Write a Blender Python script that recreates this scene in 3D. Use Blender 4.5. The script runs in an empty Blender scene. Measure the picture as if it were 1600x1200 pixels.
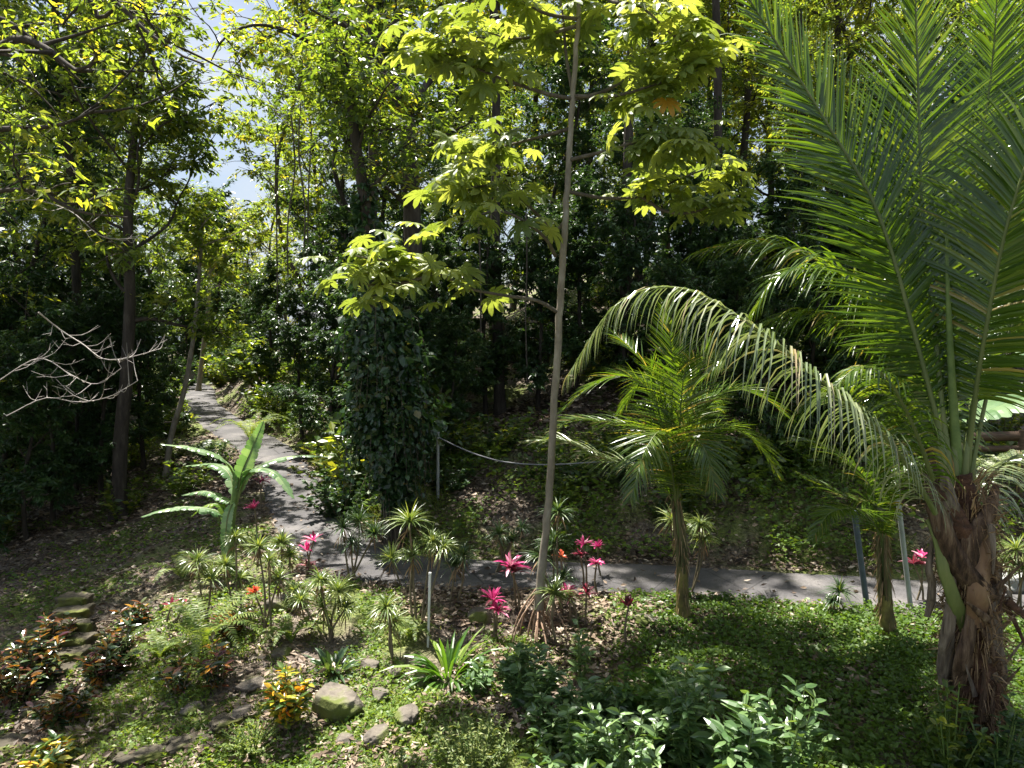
import bpy, math, random
import numpy as np

R = math.radians
rng = np.random.default_rng(11)
random.seed(11)
scene = bpy.context.scene
COL = scene.collection

# ------------------------------------------------------------------ camera
FPX, PITCH, CAMZ = 1142.0, R(4.0), 3.7
cam_d = bpy.data.cameras.new("camera")
cam_d.sensor_width = 36.0
cam_d.lens = 36.0 * FPX / 1600.0
cam_d.clip_start = 0.05
cam_d.clip_end = 600
cam = bpy.data.objects.new("camera", cam_d)
COL.objects.link(cam)
cam.location = (0, 0, CAMZ)
cam.rotation_euler = (R(90) - PITCH, 0, 0)
scene.camera = cam

# ------------------------------------------------------------------ light
SUN_EL, SUN_AZ = R(69), R(-40)          # azimuth measured from +Y towards +X
world = bpy.data.worlds.new("World")
scene.world = world
world.use_nodes = True
wn, wl = world.node_tree.nodes, world.node_tree.links
wn.clear()
wo = wn.new("ShaderNodeOutputWorld")
bg = wn.new("ShaderNodeBackground")
sky = wn.new("ShaderNodeTexSky")
sky.sky_type = 'NISHITA'
sky.sun_disc = False
sky.sun_elevation = SUN_EL
sky.sun_rotation = SUN_AZ
sky.air_density = 1.0
sky.dust_density = 3.0
bg.inputs['Strength'].default_value = 0.05
tc = wn.new("ShaderNodeTexCoord")
mp = wn.new("ShaderNodeMapping")
mp.inputs['Scale'].default_value = (1.0, 1.0, 3.2)
nz = wn.new("ShaderNodeTexNoise")
nz.inputs['Scale'].default_value = 2.6
nz.inputs['Detail'].default_value = 7
nz.inputs['Roughness'].default_value = 0.6
rp = wn.new("ShaderNodeValToRGB")
rp.color_ramp.elements[0].position = 0.42
rp.color_ramp.elements[1].position = 0.6
mx = wn.new("ShaderNodeMixRGB")
mx.inputs['Color2'].default_value = (4.6, 5.1, 5.8, 1)
wl.new(tc.outputs['Generated'], mp.inputs['Vector'])
wl.new(mp.outputs['Vector'], nz.inputs['Vector'])
wl.new(nz.outputs['Fac'], rp.inputs['Fac'])
wl.new(rp.outputs['Color'], mx.inputs['Fac'])
wl.new(sky.outputs['Color'], mx.inputs['Color1'])
wl.new(mx.outputs['Color'], bg.inputs['Color'])
wl.new(bg.outputs['Background'], wo.inputs['Surface'])

sun_d = bpy.data.lights.new("sun", 'SUN')
sun_d.energy = 5.0
sun_d.angle = R(0.5)
sun_d.color = (1.0, 0.955, 0.88)
sun = bpy.data.objects.new("sun", sun_d)
COL.objects.link(sun)
sun.rotation_euler = (R(90) - SUN_EL, 0, math.pi - SUN_AZ)
sun.location = (-20, 40, 60)

vs = scene.view_settings
vs.view_transform = 'Standard'
vs.look = 'None'
vs.gamma = 1.0
vs.exposure = 1.75
cy = scene.cycles
cy.max_bounces = 6
cy.diffuse_bounces = 2
cy.glossy_bounces = 2
cy.transmission_bounces = 4
cy.transparent_max_bounces = 4
cy.sample_clamp_indirect = 4
cy.sample_clamp_direct = 12
cy.caustics_reflective = False
cy.caustics_refractive = False
cy.use_denoising = True
cy.use_adaptive_sampling = True
cy.adaptive_threshold = 0.02


def ray(px, py):
    a, b = (px - 800.0) / FPX, (600.0 - py) / FPX
    cp, sp = math.cos(PITCH), math.sin(PITCH)
    return np.array([a, cp + b * sp, -sp + b * cp])


def P(px, py, Y):
    """point seen at photo pixel (px, py), Y metres ahead"""
    d = ray(px, py)
    return np.array([0, 0, CAMZ]) + d * (Y / d[1])


# ------------------------------------------------------------------ noise
def vnoise(x, y, seed=0):
    x = np.asarray(x, float); y = np.asarray(y, float)
    xi = np.floor(x).astype(np.int64); yi = np.floor(y).astype(np.int64)
    fx = x - xi; fy = y - yi
    fx = fx * fx * (3 - 2 * fx); fy = fy * fy * (3 - 2 * fy)

    def h(a, b):
        n = (a * 374761393 + b * 668265263 + seed * 974711) & 0x7fffffff
        n = ((n ^ (n >> 13)) * 1274126177) & 0x7fffffff
        return ((n ^ (n >> 16)) & 0xffff) / 65535.0
    return (h(xi, yi) * (1 - fx) * (1 - fy) + h(xi + 1, yi) * fx * (1 - fy)
            + h(xi, yi + 1) * (1 - fx) * fy + h(xi + 1, yi + 1) * fx * fy)


def fbm(x, y, seed=0, oct=4):
    s = 0; a = 0.5; t = 0
    for k in range(oct):
        s = s + a * vnoise(np.asarray(x) * 2 ** k, np.asarray(y) * 2 ** k, seed + k * 17)
        t += a; a *= 0.5
    return s / t


def sstep(a, b, x):
    t = np.clip((np.asarray(x, float) - a) / (b - a), 0, 1)
    return t * t * (3 - 2 * t)


def nrm(v):
    v = np.asarray(v, float)
    return v / np.maximum(np.linalg.norm(v, axis=-1, keepdims=True), 1e-9)


def spline(pts, n):
    """Catmull-Rom through pts, n samples evenly spaced in length"""
    p = np.asarray(pts, float)
    if len(p) == 2:
        t = np.linspace(0, 1, n)[:, None]
        return p[0] * (1 - t) + p[1] * t
    q = np.vstack([2 * p[0] - p[1], p, 2 * p[-1] - p[-2]])
    out = []
    for i in range(1, len(q) - 2):
        t = np.linspace(0, 1, 24, endpoint=False)[:, None]
        a, b, c, d = q[i - 1], q[i], q[i + 1], q[i + 2]
        out.append(0.5 * ((2 * b) + (-a + c) * t + (2 * a - 5 * b + 4 * c - d) * t ** 2 + (-a + 3 * b - 3 * c + d) * t ** 3))
    o = np.vstack(out + [p[-1:]])
    s = np.concatenate([[0], np.cumsum(np.linalg.norm(np.diff(o, axis=0), axis=1))])
    u = np.linspace(0, s[-1], n)
    return np.stack([np.interp(u, s, o[:, k]) for k in range(3)], axis=1)


# ------------------------------------------------------------------ road line and terrain
ROAD = np.array([[14, 9.6, 0.0], [7.0, 9.9, 0.0], [4.9, 10.2, 0.0], [1.9, 10.75, 0.0], [-0.5, 10.95, 0.0], [-1.9, 11.3, 0.02], [-3.05, 12.4, 0.05],
                 [-4.15, 14.6, 0.12], [-5.2, 17.0, 0.25], [-7.0, 20.5, 0.42], [-10.0, 25.0, 0.64], [-12.9, 30.0, 0.81],
                 [-16.2, 37.5, 0.86], [-20.5, 44.0, 0.7], [-30, 50, 0.4]])
RS = spline(ROAD, 400)
_o = np.argsort(RS[:, 0])
RX, RYs, RZs = RS[_o, 0], RS[_o, 1], RS[_o, 2]
ROAD_W = 0.74


def road_dist(x, y):
    x = np.asarray(x, float); y = np.asarray(y, float)
    sh = np.broadcast(x, y).shape
    x = np.broadcast_to(x, sh).ravel(); y = np.broadcast_to(y, sh).ravel()
    d = np.empty(x.shape); z = np.empty(x.shape)
    for i in range(0, len(x), 20000):
        a = (x[i:i + 20000, None] - RS[None, :, 0]) ** 2 + (y[i:i + 20000, None] - RS[None, :, 1]) ** 2
        j = a.argmin(1)
        d[i:i + 20000] = np.sqrt(a[np.arange(len(j)), j]); z[i:i + 20000] = RS[j, 2]
    side = np.where(y > np.interp(x, RX, RYs), 1.0, -1.0)
    return d.reshape(sh), z.reshape(sh), side.reshape(sh)


def H(x, y):
    x = np.asarray(x, float); y = np.asarray(y, float)
    d, rz, side = road_dist(x, y)
    e = np.maximum(d - ROAD_W, 0)
    bump = (fbm(x * 0.9, y * 0.9, 3) - 0.5) * 0.34 + (fbm(x * 3.1, y * 3.1, 9) - 0.5) * 0.12
    # behind the road: a bank, then a hillside that steepens to the right
    hill = np.clip(0.14 + 0.012 * (x + 8), 0.02, 0.34)
    bank = np.where(x > -1.5, 0.55, 0.95) * sstep(0.05, 1.3, e)
    back = rz + bank + hill * np.clip(e - 0.6, 0, 16) * sstep(-24, -6, x) + 0.12 * np.clip(e - 16, 0, 60) * sstep(-12, 0, x)
    # before the road: the garden falls towards the camera and to the left
    fall = 0.10 + 0.05 * sstep(-1, -5, x) - 0.08 * sstep(0.5, 3.0, x)
    front = rz - fall * e - 0.45 * sstep(-3.5, -8.0, x) * sstep(0, 4, e)
    front = np.maximum(front, -3)
    base = np.where(side > 0, back, front)
    return base + bump * sstep(0.0, 0.9, e)


def PG(px, py, lo=4.0, hi=70.0):
    """where the sight line of a photo pixel meets the ground"""
    ys = np.linspace(lo, hi, 500)
    d = ray(px, py)
    pts = np.array([0, 0, CAMZ])[None] + d[None] * (ys / d[1])[:, None]
    g = H(pts[:, 0], pts[:, 1])
    k = np.argmax(pts[:, 2] < g)
    if pts[k, 2] >= g[k]:
        k = len(ys) - 1
    p = pts[k].copy(); p[2] = g[k]
    return p


def GX(px, Y):
    """ground point in photo column px, Y metres ahead"""
    x = (px - 800) / FPX * Y * 1.0
    return np.array([x, Y, float(H(x, Y))])


# ------------------------------------------------------------------ materials
def mat(name):
    m = bpy.data.materials.new(name)
    m.use_nodes = True
    nt = m.node_tree
    nt.nodes.clear()
    return m, nt.nodes, nt.links


def ramp(nodes, cols):
    r = nodes.new("ShaderNodeValToRGB")
    e = r.color_ramp.elements
    while len(e) > 1:
        e.remove(e[-1])
    e[0].position = cols[0][0]; e[0].color = (*cols[0][1], 1)
    for p, c in cols[1:]:
        k = e.new(p); k.color = (*c, 1)
    return r


def leafmat(name, cols, trans=0.45, rough=0.4, spec=0.5, tint=(1.6, 1.5, 0.6), objvar=0.25):
    """thin leaf: reflects its own colour and lets a yellower light through; each leaf has its own place on the ramp"""
    m, n, l = mat(name)
    at = n.new("ShaderNodeAttribute"); at.attribute_name = "v"
    oi = n.new("ShaderNodeObjectInfo")
    ma = n.new("ShaderNodeMath"); ma.operation = 'MULTIPLY_ADD'
    ma.inputs[1].default_value = objvar; ma.inputs[2].default_value = -objvar / 2
    ad = n.new("ShaderNodeMath"); ad.operation = 'ADD'
    l.new(oi.outputs['Random'], ma.inputs[0])
    l.new(ma.outputs[0], ad.inputs[0]); l.new(at.outputs['Fac'], ad.inputs[1])
    r = ramp(n, cols)
    l.new(ad.outputs[0], r.inputs['Fac'])
    pb = n.new("ShaderNodeBsdfPrincipled")
    pb.inputs['Roughness'].default_value = rough
    pb.inputs['Specular IOR Level'].default_value = spec
    l.new(r.outputs['Color'], pb.inputs['Base Color'])
    tr = n.new("ShaderNodeBsdfTranslucent")
    mu = n.new("ShaderNodeMixRGB"); mu.blend_type = 'MULTIPLY'; mu.inputs['Fac'].default_value = 1
    mu.inputs['Color2'].default_value = (*tint, 1)
    l.new(r.outputs['Color'], mu.inputs['Color1']); l.new(mu.outputs['Color'], tr.inputs['Color'])
    mix = n.new("ShaderNodeMixShader"); mix.inputs['Fac'].default_value = trans
    o = n.new("ShaderNodeOutputMaterial")
    l.new(pb.outputs[0], mix.inputs[1]); l.new(tr.outputs[0], mix.inputs[2]); l.new(mix.outputs[0], o.inputs['Surface'])
    return m


def solid(name, cols, rough=0.85, scale=6.0, bump=0.4, stretch=(1, 1, 1), dist=0.02, detail=6, spec=0.3, moss=None):
    m, n, l = mat(name)
    tc = n.new("ShaderNodeTexCoord"); mp = n.new("ShaderNodeMapping")
    mp.inputs['Scale'].default_value = stretch
    nz = n.new("ShaderNodeTexNoise"); nz.inputs['Scale'].default_value = scale; nz.inputs['Detail'].default_value = detail
    nz.inputs['Roughness'].default_value = 0.65
    r = ramp(n, cols)
    l.new(tc.outputs['Object'], mp.inputs['Vector']); l.new(mp.outputs['Vector'], nz.inputs['Vector'])
    l.new(nz.outputs['Fac'], r.inputs['Fac'])
    pb = n.new("ShaderNodeBsdfPrincipled"); pb.inputs['Roughness'].default_value = rough
    pb.inputs['Specular IOR Level'].default_value = spec
    col = r.outputs['Color']
    if moss:
        n2 = n.new("ShaderNodeTexNoise"); n2.inputs['Scale'].default_value = moss[1]; n2.inputs['Detail'].default_value = 5
        l.new(tc.outputs['Object'], n2.inputs['Vector'])
        r2 = ramp(n, [(moss[2], (0, 0, 0)), (moss[2] + 0.1, (1, 1, 1))])
        l.new(n2.outputs['Fac'], r2.inputs['Fac'])
        mm = n.new("ShaderNodeMixRGB"); mm.inputs['Color2'].default_value = (*moss[0], 1)
        l.new(r2.outputs['Color'], mm.inputs['Fac']); l.new(col, mm.inputs['Color1'])
        col = mm.outputs['Color']
    l.new(col, pb.inputs['Base Color'])
    b = n.new("ShaderNodeBump"); b.inputs['Strength'].default_value = bump; b.inputs['Distance'].default_value = dist
    l.new(nz.outputs['Fac'], b.inputs['Height']); l.new(b.outputs['Normal'], pb.inputs['Normal'])
    o = n.new("ShaderNodeOutputMaterial"); l.new(pb.outputs[0], o.inputs['Surface'])
    return m


M = {}
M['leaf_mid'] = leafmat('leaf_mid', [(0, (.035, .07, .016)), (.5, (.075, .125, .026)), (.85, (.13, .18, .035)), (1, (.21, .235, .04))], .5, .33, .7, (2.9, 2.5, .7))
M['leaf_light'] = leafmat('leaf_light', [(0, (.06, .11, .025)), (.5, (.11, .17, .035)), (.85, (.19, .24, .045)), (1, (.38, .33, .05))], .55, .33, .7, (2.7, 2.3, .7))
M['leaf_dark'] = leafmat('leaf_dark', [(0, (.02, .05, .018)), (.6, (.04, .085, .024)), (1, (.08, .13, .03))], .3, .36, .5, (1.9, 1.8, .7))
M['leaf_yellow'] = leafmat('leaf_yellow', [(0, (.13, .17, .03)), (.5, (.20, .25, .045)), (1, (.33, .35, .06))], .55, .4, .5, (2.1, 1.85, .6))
M['cecropia'] = leafmat('cecropia', [(0, (.10, .15, .035)), (.6, (.19, .245, .065)), (.97, (.30, .35, .10)), (1, (.55, .30, .04))], .5, .42, .5, (1.9, 1.7, .7), 0)
M['palm'] = leafmat('palm', [(0, (.035, .075, .012)), (.6, (.065, .12, .016)), (.93, (.12, .17, .03)), (1, (.30, .22, .09))], .42, .24, .8, (2.3, 2.1, .5), 0)
M['palm_sunlit'] = leafmat('palm_sunlit', [(0, (.11, .155, .06)), (.6, (.19, .235, .11)), (.94, (.30, .32, .19)), (1, (.36, .27, .15))], .25, .24, 1.0, (1.0, 1.1, .5), 0)  # lit copy of the palm leaf: white sun sheen mixed into the colour
M['banana'] = leafmat('banana', [(0, (.10, .19, .08)), (.6, (.2, .30, .15)), (1, (.34, .43, .24))], .4, .3, .6, (1.4, 1.6, .6), 0)
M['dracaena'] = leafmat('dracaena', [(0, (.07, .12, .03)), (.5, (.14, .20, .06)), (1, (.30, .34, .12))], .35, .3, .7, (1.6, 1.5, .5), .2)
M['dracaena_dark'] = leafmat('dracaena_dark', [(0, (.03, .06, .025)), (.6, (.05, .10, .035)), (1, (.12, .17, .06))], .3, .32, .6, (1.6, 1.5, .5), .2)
M['cordyline'] = leafmat('cordyline', [(0, (.10, .04, .03)), (.2, (.34, .03, .12)), (.6, (.60, .04, .22)), (.85, (.70, .13, .32)), (1, (.76, .42, .48))], .4, .35, .5, (1.3, 1.0, 1.1), .15)
M['cordyline_dark'] = leafmat('cordyline_dark', [(0, (.06, .03, .03)), (.6, (.16, .03, .05)), (1, (.4, .06, .10))], .35, .35, .5, (1.4, 1, 1), .15)
M['cordyline_orange'] = leafmat('cordyline_orange', [(0, (.3, .05, .04)), (.5, (.62, .12, .06)), (1, (.75, .3, .12))], .4, .35, .5, (1.3, 1, .9), .1)
M['croton'] = leafmat('croton', [(0, (.02, .045, .018)), (.4, (.06, .10, .03)), (.6, (.11, .13, .04)), (.72, (.14, .05, .04)), (.85, (.26, .11, .03)), (.94, (.5, .26, .03)), (1, (.10, .03, .04))], .25, .2, .9, (1.4, 1.2, .6), .15)
M['croton_yellow'] = leafmat('croton_yellow', [(0, (.03, .08, .02)), (.5, (.10, .17, .03)), (.7, (.45, .40, .04)), (.88, (.7, .48, .04)), (1, (.7, .22, .03))], .35, .3, .6, (1.4, 1.2, .6), .1)
M['glossy'] = leafmat('glossy', [(0, (.06, .12, .04)), (.6, (.11, .19, .065)), (1, (.19, .28, .10))], .3, .33, .9, (1.7, 1.6, .5), .2)
M['strap'] = leafmat('strap', [(0, (.05, .12, .02)), (.6, (.10, .19, .03)), (1, (.22, .30, .05))], .4, .3, .6, (1.7, 1.7, .5), .1)
M['pale_shrub'] = leafmat('pale_shrub', [(0, (.10, .15, .05)), (.6, (.19, .24, .08)), (1, (.34, .36, .15))], .35, .45, .4, (1.5, 1.4, .6), .1)
M['fern'] = leafmat('fern', [(0, (.09, .15, .03)), (.6, (.16, .22, .05)), (1, (.26, .30, .08))], .45, .45, .4, (1.8, 1.7, .6), .2)
M['cover'] = leafmat('cover', [(0, (.05, .10, .02)), (.5, (.10, .17, .03)), (.8, (.18, .25, .045)), (1, (.32, .36, .09))], .4, .45, .4, (1.9, 1.8, .5), 0)
M['grass'] = leafmat('grass', [(0, (.08, .14, .03)), (.5, (.14, .20, .04)), (1, (.26, .29, .08))], .45, .45, .4, (1.7, 1.6, .5), 0)
M['ivy'] = leafmat('ivy', [(0, (.014, .035, .012)), (.6, (.028, .065, .022)), (.95, (.055, .11, .035)), (1, (.14, .12, .04))], .25, .3, .6, (1.7, 1.7, .6), 0)
M['litter'] = leafmat('litter', [(0, (.035, .024, .017)), (.5, (.10, .068, .045)), (.85, (.27, .195, .13)), (1, (.55, .46, .36))], .15, .6, .4, (1, 1, 1), 0)
M['dry'] = leafmat('dry', [(0, (.12, .07, .035)), (.6, (.25, .16, .08)), (1, (.42, .30, .17))], .2, .6, .3, (1, 1, 1), 0)
M['bark'] = solid('bark', [(.3, (.022, .018, .014)), (.55, (.055, .044, .034)), (.75, (.11, .095, .075))], .9, 9, .8, (1, 1, .25), .03)
M['bark_mid'] = solid('bark_mid', [(.3, (.05, .04, .03)), (.55, (.12, .10, .075)), (.75, (.2, .18, .14))], .9, 9, .8, (1, 1, .25), .03)
M['bark_pale'] = solid('bark_pale', [(.3, (.14, .115, .085)), (.55, (.25, .215, .165)), (.78, (.38, .35, .29))], .8, 7, .5, (1, 1, .5), .015)
M['twig_pale'] = solid('twig_pale', [(.3, (.22, .19, .17)), (.7, (.38, .35, .32))], .8, 9, .3)
M['palm_stem'] = solid('palm_stem', [(.3, (.05, .055, .02)), (.5, (.11, .105, .04)), (.75, (.22, .165, .09))], .5, 5, .3, (1, 1, .3), .01)
M['petiole'] = solid('petiole', [(.3, (.07, .10, .03)), (.6, (.14, .17, .055)), (.8, (.26, .22, .11))], .4, 4, .2, (1, 1, .3), .01)
M['petiole_red'] = solid('petiole_red', [(.3, (.09, .05, .028)), (.55, (.18, .105, .06)), (.8, (.30, .2, .12))], .5, 4, .3, (1, 1, .3), .01)
M['boot'] = solid('boot', [(.34, (.02, .012, .008)), (.48, (.075, .045, .028)), (.62, (.17, .115, .075)), (.8, (.30, .24, .18))], .85, 9, 1.0, (2.2, 2.2, .22), .04, 9)
M['boot_grey'] = solid('boot_grey', [(.34, (.05, .038, .028)), (.52, (.16, .125, .095)), (.75, (.33, .28, .22))], .85, 8, 1.0, (2.4, 2.4, .2), .03, 9)
M['boot_core'] = solid('boot_core', [(.3, (.035, .02, .014)), (.6, (.10, .05, .03)), (.8, (.2, .12, .08))], .9, 10, 1.0, (1, 1, 1.6), .04)
M['yellow_stem'] = solid('yellow_stem', [(.3, (.05, .038, .02)), (.5, (.16, .135, .04)), (.72, (.34, .29, .075))], .6, 6, .3, (1, 1, .6), .01)
M['root'] = solid('root', [(.3, (.18, .11, .07)), (.7, (.38, .26, .18))], .85, 9, .5)
M['rock'] = solid('rock', [(.3, (.055, .047, .038)), (.5, (.15, .13, .105)), (.72, (.30, .265, .22))], .9, 3.2, 1.0, (1, 1, 1), .06, 9, .3, ((.10, .12, .03), 2.6, .47))
M['rock_grey'] = solid('rock_grey', [(.3, (.17, .17, .165)), (.7, (.33, .33, .32))], .85, 3.5, .6, (1, 1, 1), .03)
M['step'] = solid('step', [(.3, (.035, .031, .022)), (.5, (.075, .064, .044)), (.7, (.15, .125, .088))], .9, 5, .9, (1, 1, 1), .03, 8, .3, ((.10, .11, .025), 3.0, .48))
M['steel'] = solid('steel', [(.3, (.24, .25, .25)), (.7, (.38, .39, .39))], .45, 12, .15, (1, 1, .3), .004, 5, .6)
M['blue_post'] = solid('blue_post', [(.3, (.05, .065, .09)), (.7, (.10, .12, .15))], .5, 9, .15)
M['white_paint'] = solid('white_paint', [(.3, (.55, .54, .5)), (.7, (.78, .77, .73))], .6, 12, .15)
M['cable'] = solid('cable', [(.3, (.12, .12, .125)), (.7, (.2, .2, .21))], .35, 12, .1, (1, 1, 1), .002, 4, .7)
M['wood'] = solid('wood', [(.3, (.05, .032, .02)), (.7, (.13, .085, .055))], .8, 5, .5, (1, 1, 9), .01)
M['stalk'] = solid('stalk', [(.3, (.10, .08, .05)), (.7, (.22, .18, .11))], .8, 14, .4)
M['green_stalk'] = solid('green_stalk', [(.3, (.07, .12, .03)), (.7, (.16, .22, .06))], .6, 8, .3)


def ground_mat():
    m, n, l = mat('soil')
    tc = n.new("ShaderNodeTexCoord")
    a = n.new("ShaderNodeTexNoise"); a.inputs['Scale'].default_value = 0.55; a.inputs['Detail'].default_value = 8
    b = n.new("ShaderNodeTexNoise"); b.inputs['Scale'].default_value = 14; b.inputs['Detail'].default_value = 8; b.inputs['Roughness'].default_value = .7
    c = n.new("ShaderNodeTexVoronoi"); c.inputs['Scale'].default_value = 22
    for t in (a, b, c):
        l.new(tc.outputs['Object'], t.inputs['Vector'])
    r1 = ramp(n, [(.3, (.045, .034, .024)), (.5, (.13, .10, .074)), (.66, (.32, .27, .21))])
    l.new(b.outputs['Fac'], r1.inputs['Fac'])
    r2 = ramp(n, [(.3, (.05, .07, .018)), (.55, (.14, .17, .035)), (.75, (.27, .29, .08))])
    l.new(b.outputs['Fac'], r2.inputs['Fac'])
    r3 = ramp(n, [(.46, (0, 0, 0)), (.56, (1, 1, 1))])
    l.new(a.outputs['Fac'], r3.inputs['Fac'])
    mm = n.new("ShaderNodeMixRGB")
    l.new(r3.outputs['Color'], mm.inputs['Fac']); l.new(r1.outputs['Color'], mm.inputs['Color1']); l.new(r2.outputs['Color'], mm.inputs['Color2'])
    pb = n.new("ShaderNodeBsdfPrincipled"); pb.inputs['Roughness'].default_value = .95
    l.new(mm.outputs['Color'], pb.inputs['Base Color'])
    s = n.new("ShaderNodeMath"); s.operation = 'ADD'
    l.new(b.outputs['Fac'], s.inputs[0]); l.new(c.outputs['Distance'], s.inputs[1])
    bp = n.new("ShaderNodeBump"); bp.inputs['Strength'].default_value = .9; bp.inputs['Distance'].default_value = .05
    l.new(s.outputs[0], bp.inputs['Height']); l.new(bp.outputs['Normal'], pb.inputs['Normal'])
    o = n.new("ShaderNodeOutputMaterial"); l.new(pb.outputs[0], o.inputs['Surface'])
    return m


def road_mat():
    m, n, l = mat('asphalt')
    tc = n.new("ShaderNodeTexCoord")
    a = n.new("ShaderNodeTexNoise"); a.inputs['Scale'].default_value = 1.3; a.inputs['Detail'].default_value = 7
    b = n.new("ShaderNodeTexNoise"); b.inputs['Scale'].default_value = 55; b.inputs['Detail'].default_value = 4
    for t in (a, b):
        l.new(tc.outputs['Object'], t.inputs['Vector'])
    r = ramp(n, [(.3, (.045, .042, .044)), (.5, (.08, .075, .075)), (.68, (.135, .124, .118))])
    l.new(a.outputs['Fac'], r.inputs['Fac'])
    r2 = ramp(n, [(.3, (.6, .6, .6)), (.7, (1.2, 1.2, 1.2))])
    l.new(b.outputs['Fac'], r2.inputs['Fac'])
    mm = n.new("ShaderNodeMixRGB"); mm.blend_type = 'MULTIPLY'; mm.inputs['Fac'].default_value = 1
    l.new(r.outputs['Color'], mm.inputs['Color1']); l.new(r2.outputs['Color'], mm.inputs['Color2'])
    c = n.new("ShaderNodeTexNoise"); c.inputs['Scale'].default_value = 2.7; c.inputs['Detail'].default_value = 9; c.inputs['Roughness'].default_value = .75
    l.new(tc.outputs['Object'], c.inputs['Vector'])
    r3 = ramp(n, [(.53, (0, 0, 0)), (.66, (.8, .8, .8))]); l.new(c.outputs['Fac'], r3.inputs['Fac'])
    m2 = n.new("ShaderNodeMixRGB"); m2.inputs['Color2'].default_value = (.05, .048, .036, 1)
    l.new(r3.outputs['Color'], m2.inputs['Fac']); l.new(mm.outputs['Color'], m2.inputs['Color1'])
    mm = m2
    vo = n.new("ShaderNodeTexVoronoi"); vo.feature = 'DISTANCE_TO_EDGE'; vo.inputs['Scale'].default_value = .75
    l.new(tc.outputs['Object'], vo.inputs['Vector'])
    r4 = ramp(n, [(0, (.25, .25, .25)), (.012, (1, 1, 1))]); l.new(vo.outputs['Distance'], r4.inputs['Fac'])
    m3 = n.new("ShaderNodeMixRGB"); m3.blend_type = 'MULTIPLY'; m3.inputs['Fac'].default_value = 1
    l.new(mm.outputs['Color'], m3.inputs['Color1']); l.new(r4.outputs['Color'], m3.inputs['Color2'])
    mm = m3
    pb = n.new("ShaderNodeBsdfPrincipled"); pb.inputs['Roughness'].default_value = .85
    l.new(mm.outputs['Color'], pb.inputs['Base Color'])
    bp = n.new("ShaderNodeBump"); bp.inputs['Strength'].default_value = .5; bp.inputs['Distance'].default_value = .01
    l.new(b.outputs['Fac'], bp.inputs['Height']); l.new(bp.outputs['Normal'], pb.inputs['Normal'])
    o = n.new("ShaderNodeOutputMaterial"); l.new(pb.outputs[0], o.inputs['Surface'])
    return m


M['soil'] = ground_mat()
M['asphalt'] = road_mat()


# ------------------------------------------------------------------ mesh builder
class MB:
    def __init__(s):
        s.V = []; s.F = []; s.mi = []; s.v = []; s.sm = []; s.n = 0

    def add(s, verts, faces, v=0.5, mi=0, smooth=False):
        verts = np.asarray(verts, float).reshape(-1, 3); faces = np.asarray(faces, int)
        s.V.append(verts); s.F.append(faces + s.n); k = len(faces)
        s.mi.append(np.full(k, mi)); s.v.append(np.broadcast_to(np.asarray(v, float), (k,)).copy())
        s.sm.append(np.full(k, smooth)); s.n += len(verts)

    def mesh(s, name, mats, origin=None):
        me = bpy.data.meshes.new(name)
        V = np.vstack(s.V)
        if origin is not None:
            V = V - np.asarray(origin)
        nl = sum(f.size for f in s.F); nf = sum(len(f) for f in s.F)
        me.vertices.add(len(V)); me.vertices.foreach_set("co", V.astype(np.float32).ravel())
        me.loops.add(nl); me.loops.foreach_set("vertex_index", np.concatenate([f.ravel() for f in s.F]).astype(np.int32))
        me.polygons.add(nf)
        tot = np.concatenate([np.full(len(f), f.shape[1]) for f in s.F])
        st = np.concatenate([[0], np.cumsum(tot)[:-1]])
        me.polygons.foreach_set("loop_start", st.astype(np.int32))
        try:
            me.polygons.foreach_set("loop_total", tot.astype(np.int32))
        except Exception:
            pass
        me.polygons.foreach_set("material_index", np.concatenate(s.mi).astype(np.int32))
        me.polygons.foreach_set("use_smooth", np.concatenate(s.sm).astype(bool))
        for m in (mats if isinstance(mats, (list, tuple)) else [mats]):
            me.materials.append(M[m])
        at = me.attributes.new("v", 'FLOAT', 'FACE')
        at.data.foreach_set("value", np.concatenate(s.v).astype(np.float32))
        me.update(calc_edges=True)
        return me


def quads_leaf(mb, pos, d, w, L, W, v, fold=.25, droop=.15, mi=0):
    """one folded leaf face each: base, side, tip, side"""
    n = len(pos)
    d = nrm(d); w = nrm(w - (w * d).sum(1, keepdims=True) * d)
    up = np.cross(w, d)
    L = np.broadcast_to(L, (n,))[:, None]; W = np.broadcast_to(W, (n,))[:, None]
    mid = pos + d * L * .42
    tip = pos + d * L + np.array([0, 0, -1]) * L * droop
    a = mid + w * W / 2 + up * W * fold * .5
    b = mid - w * W / 2 + up * W * fold * .5
    V = np.stack([pos, a, tip, b], 1).reshape(-1, 3)
    F = np.arange(4 * n).reshape(n, 4)
    mb.add(V, F, v, mi)


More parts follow.
